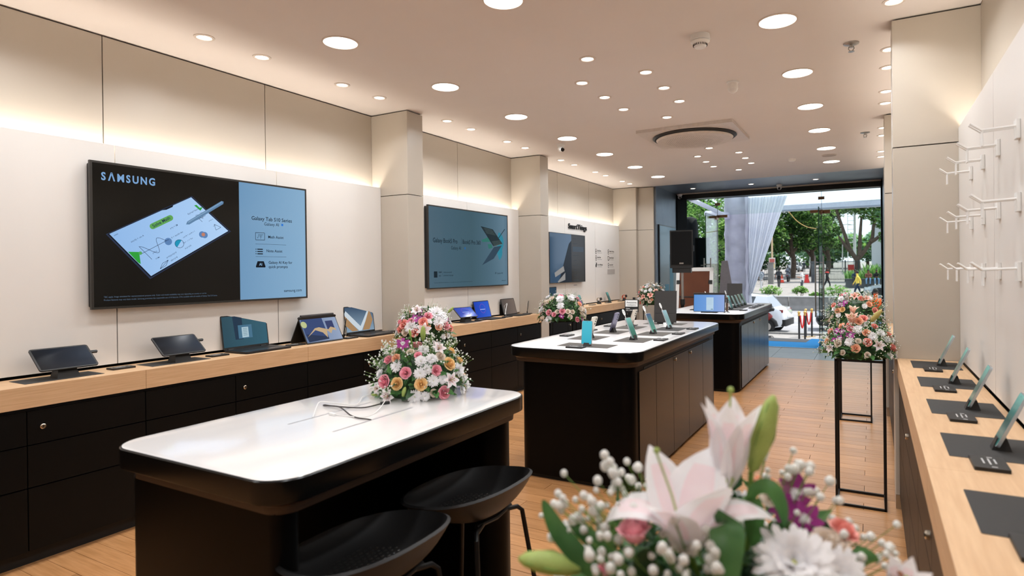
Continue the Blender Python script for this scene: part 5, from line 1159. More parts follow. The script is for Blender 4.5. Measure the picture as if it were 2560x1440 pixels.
# cars
def wheel(p, x, y, r=.33, w_=.2):
    k = obj('wheel', MB().lathe([(r*.62, -w_/2), (r*.95, -w_/2), (r, -w_*.3), (r, w_*.3), (r*.95, w_/2), (r*.62, w_/2)], 28, T(x, y, r) @ RX(90), cap=(0, 0)), TYRE, p)
    g = MB().lathe([(r*.63, -.06), (r*.63, .06)], 28, T(x, y, r) @ RX(90))
    for i in range(10): g.box((.05, -.05, -.085), (r*.62, .05, .085), T(x, y, r) @ RX(90) @ RZ(i*36) @ Matrix.Diagonal((1, .4, 1, 1)))
    obj('rim', g, STEEL, k)
def car(x, y, z, rz, paint, label, L=4.1, W=1.74, H=1.53, rear_spoil=True, name='car', hatch=True):
    t = thing(name, label, 'car', (x, y, z), rz); hl, hw = L/2, W/2
    # length along x (front at -x); rings of points round the section at stations
    def ringx(x_, zb, zm, wb, zt=None, wt=None):
        P = [(x_, -hw*wb*.96, zb), (x_, -hw*wb, zb+.12), (x_, -hw*wb, zm-.12), (x_, -hw*wb*.95, zm)]
        return P+[(a, -b, c) for a, b, c in reversed(P)]
    st = [(-hl, .38, .60, .72), (-hl+.12, .22, .72, .86), (-hl+.5, .2, .84, .96), (-hl+1.1, .2, .93, 1), (0, .2, .96, 1), (hl-1.1, .2, 1.0, 1), (hl-.45, .22, 1.02, .98), (hl-.12, .28, .98, .9), (hl, .36, .78, .82)]
    obj('body', MB().loft([ringx(*s_)[::-1] for s_ in st]), paint, t, smooth=60)
    def cab(x_, zt, wb, wt, zb=.93): return [(x_, -hw*wb, zb), (x_, -hw*wt, zt), (x_, hw*wt, zt), (x_, hw*wb, zb)]
    xr = hl-.42 if hatch else hl-.95
    obj('roof', MB().loft([cab(-hl+1.75, H-.10, .80, .76, H-.14), cab(-hl+2.1, H-.01, .80, .74, H-.06), cab(hl-1.5, H, .8, .74, H-.06), cab(xr-.35, H-.08, .8, .72, H-.13)]), paint, t, smooth=60)
    gh = obj('cabin_glass', MB().loft([cab(-hl+1.0, .95, .86, .84), cab(-hl+1.78, H-.12, .97, .79), cab(hl-1.5, H-.05, .98, .79), cab(xr-.3, H-.12, .97, .76), cab(xr+.02, 1.0, .9, .82)]), CGL, t, smooth=30)
    g = MB()
    for s_ in (-1, 1):
        for (xa, xb) in (((-hl+1.02), (-hl+1.80)),): g.tube([(xa, s_*hw*.9, .95), (xb, s_*hw*.795, H-.1)], .035, 6)
        g.box((-.28, s_*hw*.80-.015 if s_ > 0 else s_*hw*.98, .95), (-.20, s_*hw*.98 if s_ > 0 else s_*hw*.8+.015, H-.08))
        g.add([(hl-1.25, s_*hw*.99, .95), (xr+.02, s_*hw*.93, .98), (xr-.28, s_*hw*.80, H-.1), (hl-1.05, s_*hw*.83, H-.06)], [(0, 1, 2, 3) if s_ < 0 else (3, 2, 1, 0)])
    o = obj('pillars', g, paint, t)
    for s_ in (-1, 1):
        obj('tail_lamp', MB().rbox((hl-.26, -.06, .82), (hl-.06, .06, .93), .02, T(0, s_*hw*.83, 0)), LAMPR, t); obj('head_lamp', MB().rbox((-hl+.05, -.1, .62), (-hl+.4, .1, .74), .03, T(0, s_*hw*.80, 0)), mat('head lamp', '#c9d2d8', .1), t)
        obj('wing_mirror', MB().rbox((-hl+1.2, -.08, .95), (-hl+1.38, .08, 1.07), .03, T(0, s_*(hw+.08), 0)), paint, t)
        for x_ in (-hl+.8, hl-.75):
            obj('wheel_arch', MB().lathe([(.42, -.02), (.42, .02)], 24, T(x_, s_*(hw-.01), .33) @ RX(90)), BLK, t); wheel(t, x_, s_*(hw-.08))
        obj('sill', box((-hl+1.2, s_*hw-.03, .16), (hl-1.15, s_*hw+.03, .3)), BLK, t)
    obj('rear_bumper', MB().rbox((hl-.2, -hw*.88, .3), (hl+.05, hw*.88, .55), .06), BLK, t)
    obj('number_plate', box((hl+.0, -.25, .62), (hl+.02, .25, .74)), WHITE, t); return t
car(-4.93, 25.7, G-.1, -5, CARW, 'white hatchback parked at the kerb behind the entrance island')
car(.15, 27.4, G-.1, 4, CARK, 'black car parked beyond the red rope posts', L=4.4, H=1.42, hatch=False)
car(-10.55, 101.5, slope(101.5), 88, CARG, 'small silver car far up the tree lined street', H=1.6); bpy.data.objects['car.002'].rotation_euler.z = R_(-95)
car(1.6, 42.2, slope(42.2), 2, CARG, 'pale car behind the median wall at the right', H=1.45)

# truss canopy draped in white cloth
cp = thing('event_canopy', 'white cloth covered event canopy standing outside the entrance', 'canopy')
XA, XB, YC = -2.94, -2.55, 14.45
for x in (XA+.03, XB-.03):
    for y in (YC-.16, YC+.16): obj('truss_tube', MB().cyl((x, y, G), (x, y, 3.25), .03, 10), STEEL, cp)
g = MB()
for k in range(11):
    z = G+.2+k*.4
    for y in (YC-.17, YC+.17): g.cyl((XA+.03, y, z), (XB-.03, y, z), .014, 6)
    for x in (XA+.03, XB-.03): g.cyl((x, YC-.16, z), (x, YC+.16, z+.2), .014, 6)
o = obj('truss_rungs', g, STEEL, cp); o['kind'] = 'stuff'
CLOTH = leafy('column cloth', '#e3e1ec', '#f1f0f8', rough=.9, tl=.6, scale=5)
rr_ = random.Random(3)
def cw(u, v):
    P = [(XA-.03, YC-.22), (XB+.03, YC-.22), (XB+.03, YC+.22), (XA-.03, YC+.22), (XA-.03, YC-.22)]; k = u*4; i = min(3, int(k)); f = k-i
    x = P[i][0]*(1-f)+P[i+1][0]*f; y = P[i][1]*(1-f)+P[i+1][1]*f; z = G+4.3*v; w_ = .012*sin(z*9+u*14)+.008*sin(z*23+u*40)
    return (x+w_*(1 if i == 1 else -1 if i == 3 else 0), y-w_*(1 if i == 0 else 0), z)
obj('column_wrap', MB().grid(33, 70, cw), CLOTH, cp, smooth=180)
CUR = leafy('curtain cloth', '#f2f5fb', '#fafcff', rough=.9, tl=.6, scale=3)
def cur(u, v):   # v 0 top, 1 tied end
    xr = -1.66*(1-v)**1.0+v*-2.47; xl = -2.58; s_ = v**.9
    x = xl+(xr-xl)*u if v < 1 else xl; z = 3.0-2.2*v; 
    return (x+.01*sin(u*50), YC+.18-.05*sin(u*2*pi*13)*(1-.5*v), z-.12*u*v)
obj('curtain', MB().grid(105, 24, cur), CUR, cp, smooth=180)
obj('curtain_tail', MB().grid(13, 10, lambda u, v: (-2.56+.10*u*(1+v*.9)+.0, YC+.15-.03*sin(u*12), .8-1.88*v)), CUR, cp, smooth=180)
def roofc(u, v): return (-2.95+6.2*u, 12.0+6.4*v, 3.08+.045*abs(sin(v*pi*13))+.05*v+.05*u)
obj('roof_cloth', MB().grid(12, 110, roofc), leafy('roof cloth', '#c6d0df', '#d3dbe8', rough=.9, tl=.6, scale=3), cp, smooth=180)
obj('roof_beam', MB().box((-2.9, 18.15, 2.96), (3.3, 18.45, 3.12)), mat('beam cloth', '#c3c8d4', .8), cp)
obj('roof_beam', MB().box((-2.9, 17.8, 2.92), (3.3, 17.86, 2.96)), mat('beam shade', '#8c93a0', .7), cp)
obj('side_beam', MB().tube([(-3.22, 12.2, 2.78), (-3.05, 13.4, 2.66), (-2.86, 14.4, 2.50)], .05, 8), CLOTH, cp); obj('side_beam', MB().tube([(-3.3, 13.8, 2.62), (-2.86, 14.3, 2.60)], .06, 8), CLOTH, cp)
tag(obj('overhead_wire', MB().tube(sm([(-2.1, 18.4, 3.02), (-1.75, 17.3, 2.62), (-1.42, 16.3, 2.38), (-1.12, 15.3, 2.26)]), .009, 6), mat('yellow wire', '#c79a45', .6)), 'thin yellow wire hanging from the canopy edge across the trees', 'wire')

# loudspeakers and boards by the entrance
def speaker(x, y, rz, z0, h_, w_, label, base=0.):
    t = thing('loudspeaker', label, 'loudspeaker', (x, y, z0), rz, 'loudspeakers on poles')
    obj('cabinet', MB().prism([(-w_/2, -.14), (w_/2, -.14), (w_/2*.8, .17), (-w_/2*.8, .17)], 0, h_), BLK, t)
    obj('grille', MB().rbox((-w_/2+.02, -.153, .05), (w_/2-.02, -.139, h_-.02), .004), mat('grille black', '#070707', .8, scale=400, nz=.3, spec=.2), t)
    obj('badge', MB().rbox((-.03, -.157, .06), (.03, -.152, .08), .002), STEEL, t); obj('handle', MB().box((w_/2-.02, -.04, h_*.45), (w_/2+.005, .06, h_*.6)), BLK2, t)
    obj('base_step', MB().rbox((-w_/2+.03, -.13, -.07), (w_/2-.03, .14, .0), .02), BLK, t)
    s_ = thing('speaker_pole', 'tripod pole under the '+label, 'speaker stand', (x, y, base), rz)
    obj('pole', MB().cyl((0, 0, .1), (0, 0, z0-base-.07), .018, 12), STEEL, s_); obj('outer_tube', MB().cyl((0, 0, .1), (0, 0, (z0-base)*.62), .026, 12), BLK2, s_)
    obj('collar', MB().cyl((0, 0, (z0-base)*.60), (0, 0, (z0-base)*.66), .036, 12), BLK, s_)
    for a in (90, 210, 330): obj('leg', MB().cyl((0, 0, .5), (.36*cos(R_(a)), .36*sin(R_(a)), .012), .011, 8), BLK2, s_)
speaker(-2.50, 8.95, 12, 1.375, .56, .335, 'black loudspeaker with grille on a pole left of the doors')
speaker(-3.06, 12.55, 5, 1.36, .64, .30, 'dark loudspeaker outside the glass behind the first one', base=G if 0 else -.012)
t = thing('covered_speaker', 'tall dark shape draped in black cloth outside the glass', 'equipment', (-3.45, 12.95, -.18))
rr2 = random.Random(5)
obj('cloth_cover', MB().loft([[(.17*(1+.05*sin(a*1.3+j))*cos(a*2*pi/20)*k, .17*(1+.05*cos(a*2.1+j))*sin(a*2*pi/20)*k, z) for a in range(20)] for j, (z, k) in enumerate(((.7, 1.1), (1.3, 1.15), (2.0, 1.1), (2.5, 1.05), (2.62, .95), (2.66, .4)))]), mat('black cloth', '#17191d', .9, nz=.2, scale=8), t, smooth=180)
obj('pole', MB().cyl((0, 0, 0), (0, 0, .9), .03, 10), BLK2, t)
t = thing('picture_board', 'brown backed framed board leaning under the loudspeaker', 'board', (-2.46, 9.33, 0), 6); M = RX(-14)
fr = MB()
for a, b in (((-.29, -.015, .02), (-.235, .015, 1.42)), ((.235, -.015, .02), (.29, .015, 1.42)), ((-.29, -.015, 1.36), (.29, .015, 1.42)), ((-.29, -.015, .02), (.29, .015, .08))): obj('frame_bar', MB().box(a, b, M), WHITE, t)
obj('brown_back', MB().box((-.236, -.008, .08), (.236, .008, 1.36), M), mat('brown hardboard', '#5a2f18', .8, c2='#66381f', scale=4), t)
for z in (.45, .93): obj('cross_strap', MB().box((-.24, -.014, z), (.24, -.007, z+.02), M), BLK, t)
for x in (-.25, .25):
    for z in (.5, 1.15): obj('clip', MB().rbox((x-.03, -.026, z), (x+.03, -.012, z+.06), .006, M), BLK, t)
t = thing('a_frame_board', 'grey folding sign board seen from its side near the doors', 'board', (-2.17, 10.45, 0), 12)
for nm, sg, m_ in (('front_board', -1, GREY), ('rear_board', 1, mat('grey board dark', '#5d5a60', .6))):
    obj(nm, MB().loft([[(-.22, -.01, 0), (.22, -.01, 0), (.22, .01, 0), (-.22, .01, 0)], [(-.16, -.01, .75), (.12, -.01, .75), (.12, .01, .75), (-.16, .01, .75)], [(-.10, -.01, 1.5), (.0, -.01, 1.5), (.0, .01, 1.5), (-.10, .01, 1.5)]], T(.03, sg*.16, 0) @ RX(6*sg)), m_, t)
t = thing('generator', 'small dark machine with a looped hose on the pavement by the white car', 'machine', (-2.55, 18.2, G)); 
obj('body', MB().rbox((-.12, -.12, .05), (.12, .12, .42), .03), mat('machine blue black', '#1f3340', .5), t); obj('cap', MB().lathe([(.08, .42), (.1, .46), (.05, .52)], 14), BLK, t)
for a in (45, 135, 225, 315): obj('foot', MB().cyl((.1*cos(R_(a)), .1*sin(R_(a)), .06), (.15*cos(R_(a)), .15*sin(R_(a)), 0), .015, 6), BLK2, t)
obj('hose', MB().tube(sm([(.1, 0, .42), (.3, .0, .44), (.42, .02, .25), (.36, .03, .04), (.15, .02, .02), (.0, -.1, .03)]), .013, 8), mat('grey hose', '#a3a8a8', .5), t)
t = thing('motor_scooter', 'black scooter with a red flank parked in front of the white car', 'scooter', (-3.95, 24.0, G), 4)
obj('seat', MB().tube(sm([(-.35, 0, .74), (0, 0, .78), (.35, 0, .84), (.6, 0, .9), (.72, 0, .86)]), [.10, .12, .13, .14, .14, .14, .14, .14, .14, .13, .13, .13, .12, .12, .11, .11, .10, .10, .09, .09, .08, .07, .06, .05, .04], 10), BLK, t)
obj('rear_cowl', MB().ball((.32, 0, .62), .2, 14, (1.7, .8, .95)), LAMPR, t); obj('mudguard', MB().tube([(.2, 0, .55), (.55, 0, .6), (.75, 0, .42), (.8, 0, .25)], .07, 8), BLK, t)
wheel(t, .45, 0, .24, .12); wheel(t, -.75, 0, .24, .12)
obj('front_shield', MB().tube([(-.62, 0, .3), (-.56, 0, .7), (-.48, 0, 1.0)], .09, 10), BLK, t); obj('handlebar', MB().tube([(-.46, -.3, 1.05), (-.5, 0, 1.0), (-.46, .3, 1.05)], .015, 8), BLK2, t)
obj('floor_board', MB().rbox((-.6, -.14, .26), (.1, .14, .32), .04), BLK, t)

# ------------------------------------------------------------------ people
HAIR = mat('black hair', '#141210', .7)
def person(x, y, z, rz, label, top, bottom, pose='stand', sc=1., shoes='#1a1a1a', arms='down', hair=True, skin='#8b5a40', extra=None, sleeves=True):
    J = {}
    if pose == 'sit':
        hip = .0; J = dict(pel=(0, .02, .10), ch=(0, -.10, .38), nk=(0, -.16, .55), hd=(0, -.22, .66), ht=(0, -.25, .76))
        for s_, n in ((-1, 'l'), (1, 'r')):
            J.update({'h'+n: (s_*.09, 0, .08), 'k'+n: (s_*.15, -.42, .06), 'a'+n: (s_*.13, -.44, -.36), 't'+n: (s_*.14, -.60, -.40), 's'+n: (s_*.18, -.12, .47), 'e'+n: (s_*.23, -.22, .22), 'w'+n: (s_*.06, -.40, .20), 'f'+n: (s_*.03, -.45, .22)})
    else:
        st = .0 if pose == 'stand' else .26
        J = dict(pel=(0, 0, .92), ch=(0, 0, 1.22), nk=(0, -.01, 1.44), hd=(0, -.03, 1.56), ht=(0, -.03, 1.68))
        for s_, n in ((-1, 'l'), (1, 'r')):
            J.update({'h'+n: (s_*.09, 0, .88), 'k'+n: (s_*.10, -s_*st*.6-.02, .48), 'a'+n: (s_*.10, -s_*st+(.08 if st else 0), .08), 't'+n: (s_*.11, -s_*st-.10+(.08 if st else 0), .03), 's'+n: (s_*.19, 0, 1.38)})
            if arms == 'down': J.update({'e'+n: (s_*.24, .03+s_*st*.4, 1.12), 'w'+n: (s_*.25, -.04+s_*st*.7, .88), 'f'+n: (s_*.24, -.06+s_*st*.7, .79)})
            else: J.update({'e'+n: (s_*.23, -.02, 1.13), 'w'+n: (s_*.10, -.26, 1.16), 'f'+n: (s_*.05, -.33, 1.20)})
    bones = [('pel', 'ch', 0), ('ch', 'nk', 0), ('nk', 'hd', 2), ('hd', 'ht', 2)]
    for n in 'lr': bones += [('pel', 'h'+n, 1), ('h'+n, 'k'+n, 1), ('k'+n, 'a'+n, 1), ('a'+n, 't'+n, 3), ('ch', 's'+n, 0), ('s'+n, 'e'+n, 0), ('e'+n, 'w'+n, 0 if sleeves else 2), ('w'+n, 'f'+n, 2)]
    rad = dict(pel=.125, ch=.135, nk=.055, hd=.085, ht=.07); R2 = dict(h=.095, k=.062, a=.045, t=.04, s=.065, e=.045, w=.032, f=.03)
    names = list(J); me = bpy.data.meshes.new('body'); me.from_pydata([J[n] for n in names], [(names.index(a), names.index(b)) for a, b, _ in bones], [])
    o = bpy.data.objects.new('body', me); COL.objects.link(o); o.modifiers.new('skin', 'SKIN'); sl = me.skin_vertices[0].data
    for i, n in enumerate(names):
        r_ = rad.get(n) or R2[n[0]]; sl[i].radius = (r_*1.15 if n in ('ch', 'pel') else r_, r_*.85 if n in ('ch', 'pel') else r_); sl[i].use_root = n == 'pel'
    sb = o.modifiers.new('sub', 'SUBSURF'); sb.levels = 1
    dg = bpy.context.evaluated_depsgraph_get(); m2 = bpy.data.meshes.new_from_object(o.evaluated_get(dg)); bpy.data.objects.remove(o)
    topm = top if not isinstance(top, str) else mat('cloth '+top, top, .9); botm = mat('cloth '+bottom, bottom, .9)
    m2.materials.clear()
    for m_ in (topm, botm, mat('skin '+skin, skin, .6), mat('shoe '+shoes, shoes, .6)): m2.materials.append(m_)
    V = {n: Vector(p) for n, p in J.items()}
    for p in m2.polygons:
        c = p.center; best, bi = 9, 0
        for a, b, mi in bones:
            d = V[b]-V[a]; t_ = max(0, min(1, (c-V[a]).dot(d)/d.length_squared)); q_ = (c-(V[a]+d*t_)).length-(.06 if a in ('pel', 'ch') and b in ('ch', 'nk') else 0)
            if q_ < best: best, bi = q_, mi
        p.material_index = bi; p.use_smooth = True
    t = thing('person', label, 'person', (x, y, z), rz); t.scale = (sc,)*3
    b = obj('body', m2, parent=t)
    hc = (V['hd']+V['ht'])/2
    if hair: obj('hair', MB().ball(tuple(hc+Vector((0, .022, .025))), .098, 12, (.88, 1, 1)), HAIR, t)
    obj('nose', MB().ball(tuple(hc+Vector((0, -.093, -.012))), .014, 6), mat('skin '+skin, skin, .6), t)
    if extra: extra(t, V)
    return t
def backpack(t, V): obj('backpack', MB().rbox((-.15, .08, 1.02), (.15, .24, 1.42), .05), mat('grey backpack', '#2c3136', .8), t)
CHK = mat('checked shirt', '#31404f', .9, c2='#c9d3dc', scale=22)
person(-7.05, 55.5, slope(55.5), 175, 'person in black walking away with a dark backpack', '#1b1c20', '#17171a', 'walk', extra=backpack, sleeves=False)
person(-7.75, 50.6, slope(50.6), -60, 'person in a checked shirt and white trousers beside the curtain', CHK, '#dcdcdc', 'stand')
person(-3.08, 52.2, slope(52.2), 80, 'person in black with red shoulders striding across the far pavement', '#17181c', '#15161a', 'walk', extra=lambda t, V: obj('red_yoke', MB().ball((0, 0, 1.37), .2, 12, (1.15, .72, .42)), mat('red cloth', '#b5302c', .9), t))
person(-4.53, 48.2, slope(48.2), -70, 'person in a white top and grey shorts holding up a phone', '#e6e4e2', '#4d5258', 'stand', arms='up', sleeves=False, skin='#b98266')
person(-.80, 43.3, slope(43.3), -80, 'person in a bright yellow shirt and dark jeans walking left', '#f0cf5c', '#27364c', 'walk', skin='#a06a4c')
person(.10, 22.9, G, 20, 'person in an orange safety vest bent over beside the black car', '#e2551f', '#5d6f88', 'stand', arms='up', skin='#5a3a2a')
PW_ = .47
person(-.22, 54.9, .34, -4, 'person in a brown jacket sitting on the planter wall looking down', '#7b4a40', '#6d8fb0', 'sit')
person(.31, 54.9, .34, 6, 'person in a black jacket and blue jeans sitting on the planter wall', '#15171a', '#6f93b3', 'sit', shoes='#e8e8e8')
person(.86, 54.9, .34, 10, 'person in dark blue sitting at the right end of the planter wall', '#26304a', '#20242c', 'sit', shoes='#e8e8e8')
person(-1.18, 54.9, .34, 0, 'person in a navy jacket sitting behind the one in yellow', '#22344f', '#2a3038', 'sit')
person(-9.0, 99, slope(100), 0, 'far person in dark uniform beside the silver car', '#2a3640', '#14161a', 'stand')
person(-8.9, 58.2, slope(58.2)-.1, -30, 'person in a grey top perched by the left railings', '#6d7684', '#1f2228', 'stand')
# far scooter with rider, seen from behind
t = thing('motor_scooter', 'grey scooter seen from behind far up the street', 'scooter', (-7.6, 66.5, slope(66.5)), 90)
wheel(t, .0, 0, .26, .14); obj('rear_cowl', MB().ball((0, 0, .65), .26, 12, (1.5, 1, .9)), mat('scooter grey', '#5c6064', .4), t); obj('tail_lamp', MB().rbox((-.44, -.09, .62), (-.38, .09, .7), .02), LAMPR, t); obj('front_shield', MB().rbox((.8, -.2, .35), (.9, .2, 1.0), .04), mat('scooter grey', '#5c6064', .4), t)
wheel(t, 1.1, 0, .26, .14); obj('floor_board', MB().rbox((.2, -.16, .3), (1.0, .16, .36), .04), BLK, t)
person(-7.63, 66.7, slope(66.7)+.78, 180, 'rider in a grey jacket on the far scooter seen from behind', '#6c727c', '#2b2f36', 'sit')

# gate, planter, barrier, poles, building
t = thing('street_gate', 'open dark green barred gate on the far pavement', 'gate', (-3.05, 66.5, slope(66)), 4)
for z in (.25, 1.0, 1.98): obj('rail', box((-1.9, -.02, z), (1.9, .02, z+.05)), GREENF, t)
for i in range(30): obj('bar', box((-1.88+i*.129, -.012, .12), (-1.862+i*.129+.012, .012, 2.1)), GREENF, t)
for x in (-1.95, .75, 1.95): obj('post', box((x-.06, -.06, 0), (x+.06, .06, 2.15)), GREENF, t)
obj('red_board', MB().rbox((1.0, .05, 1.1), (1.55, .1, 1.7), .02), RED, t)
t = thing('gate_pillar', 'dark stone gate pillar with a cap beside the red barrier', 'pillar', (-5.05, 65.3, slope(65.3)))
obj('shaft', MB().rbox((-.22, -.22, 0), (.22, .22, 1.95), .02), CONCD, t); obj('cap', MB().rbox((-.3, -.3, 1.95), (.3, .3, 2.08), .02), CONCD, t)
t = thing('gate_pillar', 'grey stone gate pillar behind the checked shirt person', 'pillar', (-8.6, 62, slope(62)))
obj('shaft', MB().rbox((-.25, -.25, 0), (.25, .25, 2.0), .02), CONC, t); obj('cap', MB().rbox((-.3, -.3, 2.0), (.3, .3, 2.1), .02), CONC, t)
t = thing('railing', 'dark railing along the left side of the far pavement', 'fence', (-11.2, 64, slope(64)))
for z in (.3, 1.7): obj('rail', box((-4, -.02, z), (2.2, .02, z+.06)), GREENF, t)
for i in range(32): obj('bar', box((-3.95+i*.195, -.015, .1), (-3.925+i*.195, .015, 1.85)), GREENF, t)
t = thing('water_barrier', 'red plastic road barrier block beside the gate pillar', 'barrier', (-5.62, 64.5, slope(64.5))); t.scale = (.8, .8, .85)
obj('body', MB().loft([ring(-.3, -.25, .3, .25, .05, 0), ring(-.28, -.2, .28, .2, .05, .25), ring(-.2, -.1, .2, .1, .04, .5), ring(-.19, -.09, .19, .09, .04, .95)]), RED, t)
t = thing('traffic_cone', 'orange and white post left of the far scooter', 'cone', (-7.9, 64.5, slope(64.5)))
obj('cone', MB().lathe([(.2, .03), (.04, .9)], 16), mat('cone orange', '#e8462a', .5), t); obj('white_band', MB().lathe([(.148, .32), (.112, .5)], 16), WHITE, t); obj('base', box((-.25, -.25, 0), (.25, .25, .03)), BLK, t)
t = thing('planter_wall', 'long dark concrete planter wall where people sit', 'planter', (1.2, 55.6, -.42))
for i in range(5): obj('wall_panel', MB().rbox((-3.1+i*1.5+.01, -.45, 0), (-3.1+(i+1)*1.5-.01, .1, .77), .02, n=2), CONCD, t)
obj('coping', box((-3.15, -.5, .77), (4.5, .15, .83)), CONCD, t)
obj('soil', box((-3.0, .1, .3), (4.4, 5.5, .8)), mat('soil', '#3a3128', .9), t)
def pole(x, y, h_, r_, m_, label, arm=None, poster=False):
    t = thing('street_pole', label, 'pole', (x, y, slope(y))); obj('shaft', MB().cyl((0, 0, 0), (0, 0, h_), r_, 8, r_*.7), m_, t)
    if arm: obj('arm', MB().tube([(0, 0, h_-.05), (arm*.6, 0, h_+.05), (arm, 0, h_)], r_*.6, 6), m_, t); obj('lamp_head', MB().rbox((arm-.2, -.1, h_-.08), (arm+.2, .1, h_), .03), m_, t)
    if poster: obj('poster', MB().rbox((-.32, -.1, 1.3), (.32, -.06, 2.5), .02), mat('poster white', '#e2ddd6', .7), t); obj('poster_picture', box((-.26, -.105, 1.4), (.26, -.1, 1.9)), mat('poster yellow', '#d2b23a', .7), t); obj('poster_picture', box((-.26, -.105, 2.0), (.26, -.1, 2.4)), mat('poster red', '#b8635a', .7), t)
pole(-9.3, 68, 7.2, .11, mat('pole cream', '#c9b08e', .7), 'cream pole with a small poster at the left of the street', poster=True)
pole(-8.4, 77, 8, .07, STEEL, 'thin grey street pole left of the silver car'); pole(-7.1, 86, 5.6, .08, STEEL, 'grey lamp post with a short arm over the street', 1.2)
pole(-3.35, 88, 6.5, .09, STEEL, 'pale lamp post behind the gate', 1.0); pole(-2.2, 96, 5.0, .12, WHITE, 'white twin post behind the gate, left one'); pole(-1.5, 96, 4.8, .12, WHITE, 'white twin post behind the gate, right one')
pole(-1.55, 72, 9, .14, STEEL, 'grey pole just left of the large tree')
t = thing('building', 'pale building behind the large tree at the right', 'building', (2.6, 96, .6))
obj('wall', box((-2.6, 0, 0), (6, 8, 7.2)), mat('pale render', '#cfd3d8', .8), t); obj('dark_wing', box((-.3, -1.5, 0), (6, 0, 9)), mat('teal dark wall', '#234044', .6), t)
for i in range(3): obj('window', box((.2+i*1.2, -1.56, 3.0), (1.0+i*1.2, -1.5, 4.8)), mat('brown blind', '#6b3b28', .6), t)
obj('parapet', box((-2.7, -.1, 7.2), (6, 8, 7.5)), CONC, t)
# steel stair tower glimpsed through the leaves
t = thing('ladder_tower', 'white metal lattice mast behind the large tree', 'mast', (-2.0, 78, slope(78)))
for x in (-.4, .4): obj('upright', box((x-.04, -.04, 0), (x+.04, .04, 11)), WHITE, t)
for k in range(14): obj('rung', box((-.42, -.03, 4+k*.5), (.42, .03, 4.07+k*.5)), WHITE, t)

# ------------------------------------------------------------------ trees and shrubs
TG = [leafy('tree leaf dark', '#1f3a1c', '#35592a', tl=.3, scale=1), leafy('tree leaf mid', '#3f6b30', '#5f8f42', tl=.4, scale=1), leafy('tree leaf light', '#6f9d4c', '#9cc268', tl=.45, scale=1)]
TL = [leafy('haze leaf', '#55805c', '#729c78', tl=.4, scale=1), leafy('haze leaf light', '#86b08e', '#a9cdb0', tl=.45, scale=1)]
def crown(t, blobs, n, size, mats, seed, name='foliage', wts=None):
    r = random.Random(seed); g = MB(); tot = sum(b[3]**2 for b in blobs)
    for (cx_, cyy, cz_, rad_) in blobs:
        for _ in range(int(n*rad_**2/tot)):
            while 1:
                p = Vector((r.uniform(-1, 1), r.uniform(-1, 1), r.uniform(-1, 1)))
                if .35 < p.length < 1: break
            lit = p.z*.5+r.uniform(-.5, .5); c_ = Vector((cx_, cyy, cz_))+Vector((p.x, p.y, p.z*.7))*rad_
            s_ = size*r.uniform(.6, 1.3); M = T(*c_) @ Euler((r.uniform(-.9, .9), r.uniform(-.9, .9), r.uniform(0, 6.3))).to_matrix().to_4x4()
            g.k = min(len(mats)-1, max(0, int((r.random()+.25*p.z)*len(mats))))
            g.add([(-s_, 0, 0), (-.2*s_, -.45*s_, .1*s_), (s_, 0, 0), (-.2*s_, .45*s_, .1*s_)], [(0, 1, 2, 3)], M)
    o = obj(name, g, mats, t, smooth=0); o['kind'] = 'stuff'; return o
def tree(x, y, label, branches, blobs, n, size, mats, seed, r0=.3, group='street trees'):
    t = thing('street_tree', label, 'tree', (x, y, slope(y)-.1), 0, group)
    for i, br in enumerate(branches):
        P = sm(br, 4); N = len(P); a = r0 if i == 0 else r0*.55
        obj('trunk' if i == 0 else 'branch', MB().tube(P, [a*(1-.55*k/(N-1)) for k in range(N)], 9), BARK, t)
    crown(t, blobs, n, size, mats, seed); return t
# the big forked tree at the right
tree(-1.25, 67.5, 'large forked tree with bare lower branches at the right', [[(0, 0, 0), (.02, 0, 1.3), (.0, 0, 2.4)], [(0, 0, 2.2), (-.6, 0, 3.2), (-1.1, 0, 4.8), (-1.9, 0, 7.6), (-2.1, 0, 9)], [(0, 0, 2.3), (.7, .1, 3.2), (1.3, .2, 4.3), (1.5, .2, 5.8), (2.3, .3, 7.5)], [(-.5, 0, 3.0), (-1.0, -.2, 3.6), (-1.6, -.3, 4.6)], [(1.2, 0, 4.0), (1.7, 0, 4.3), (2.3, 0, 4.9)], [(.2, 0, 2.6), (.25, .3, 4.5), (.4, .4, 6.5)]],
     [(-2.6, 0, 8.2, 1.5), (-.4, .5, 7.8, 1.4), (1.2, .6, 7.2, 1.5), (2.6, .4, 6.2, 1.5), (3.0, .2, 8.2, 1.8), (2.6, 0, 4.4, .9), (.4, 1, 9.3, 2.0), (-1.2, 1, 9.6, 1.6), (3.0, 0, 3.2, .6)], 5200, .26, [TG[1], TG[2], TL[1]], 5, .42)
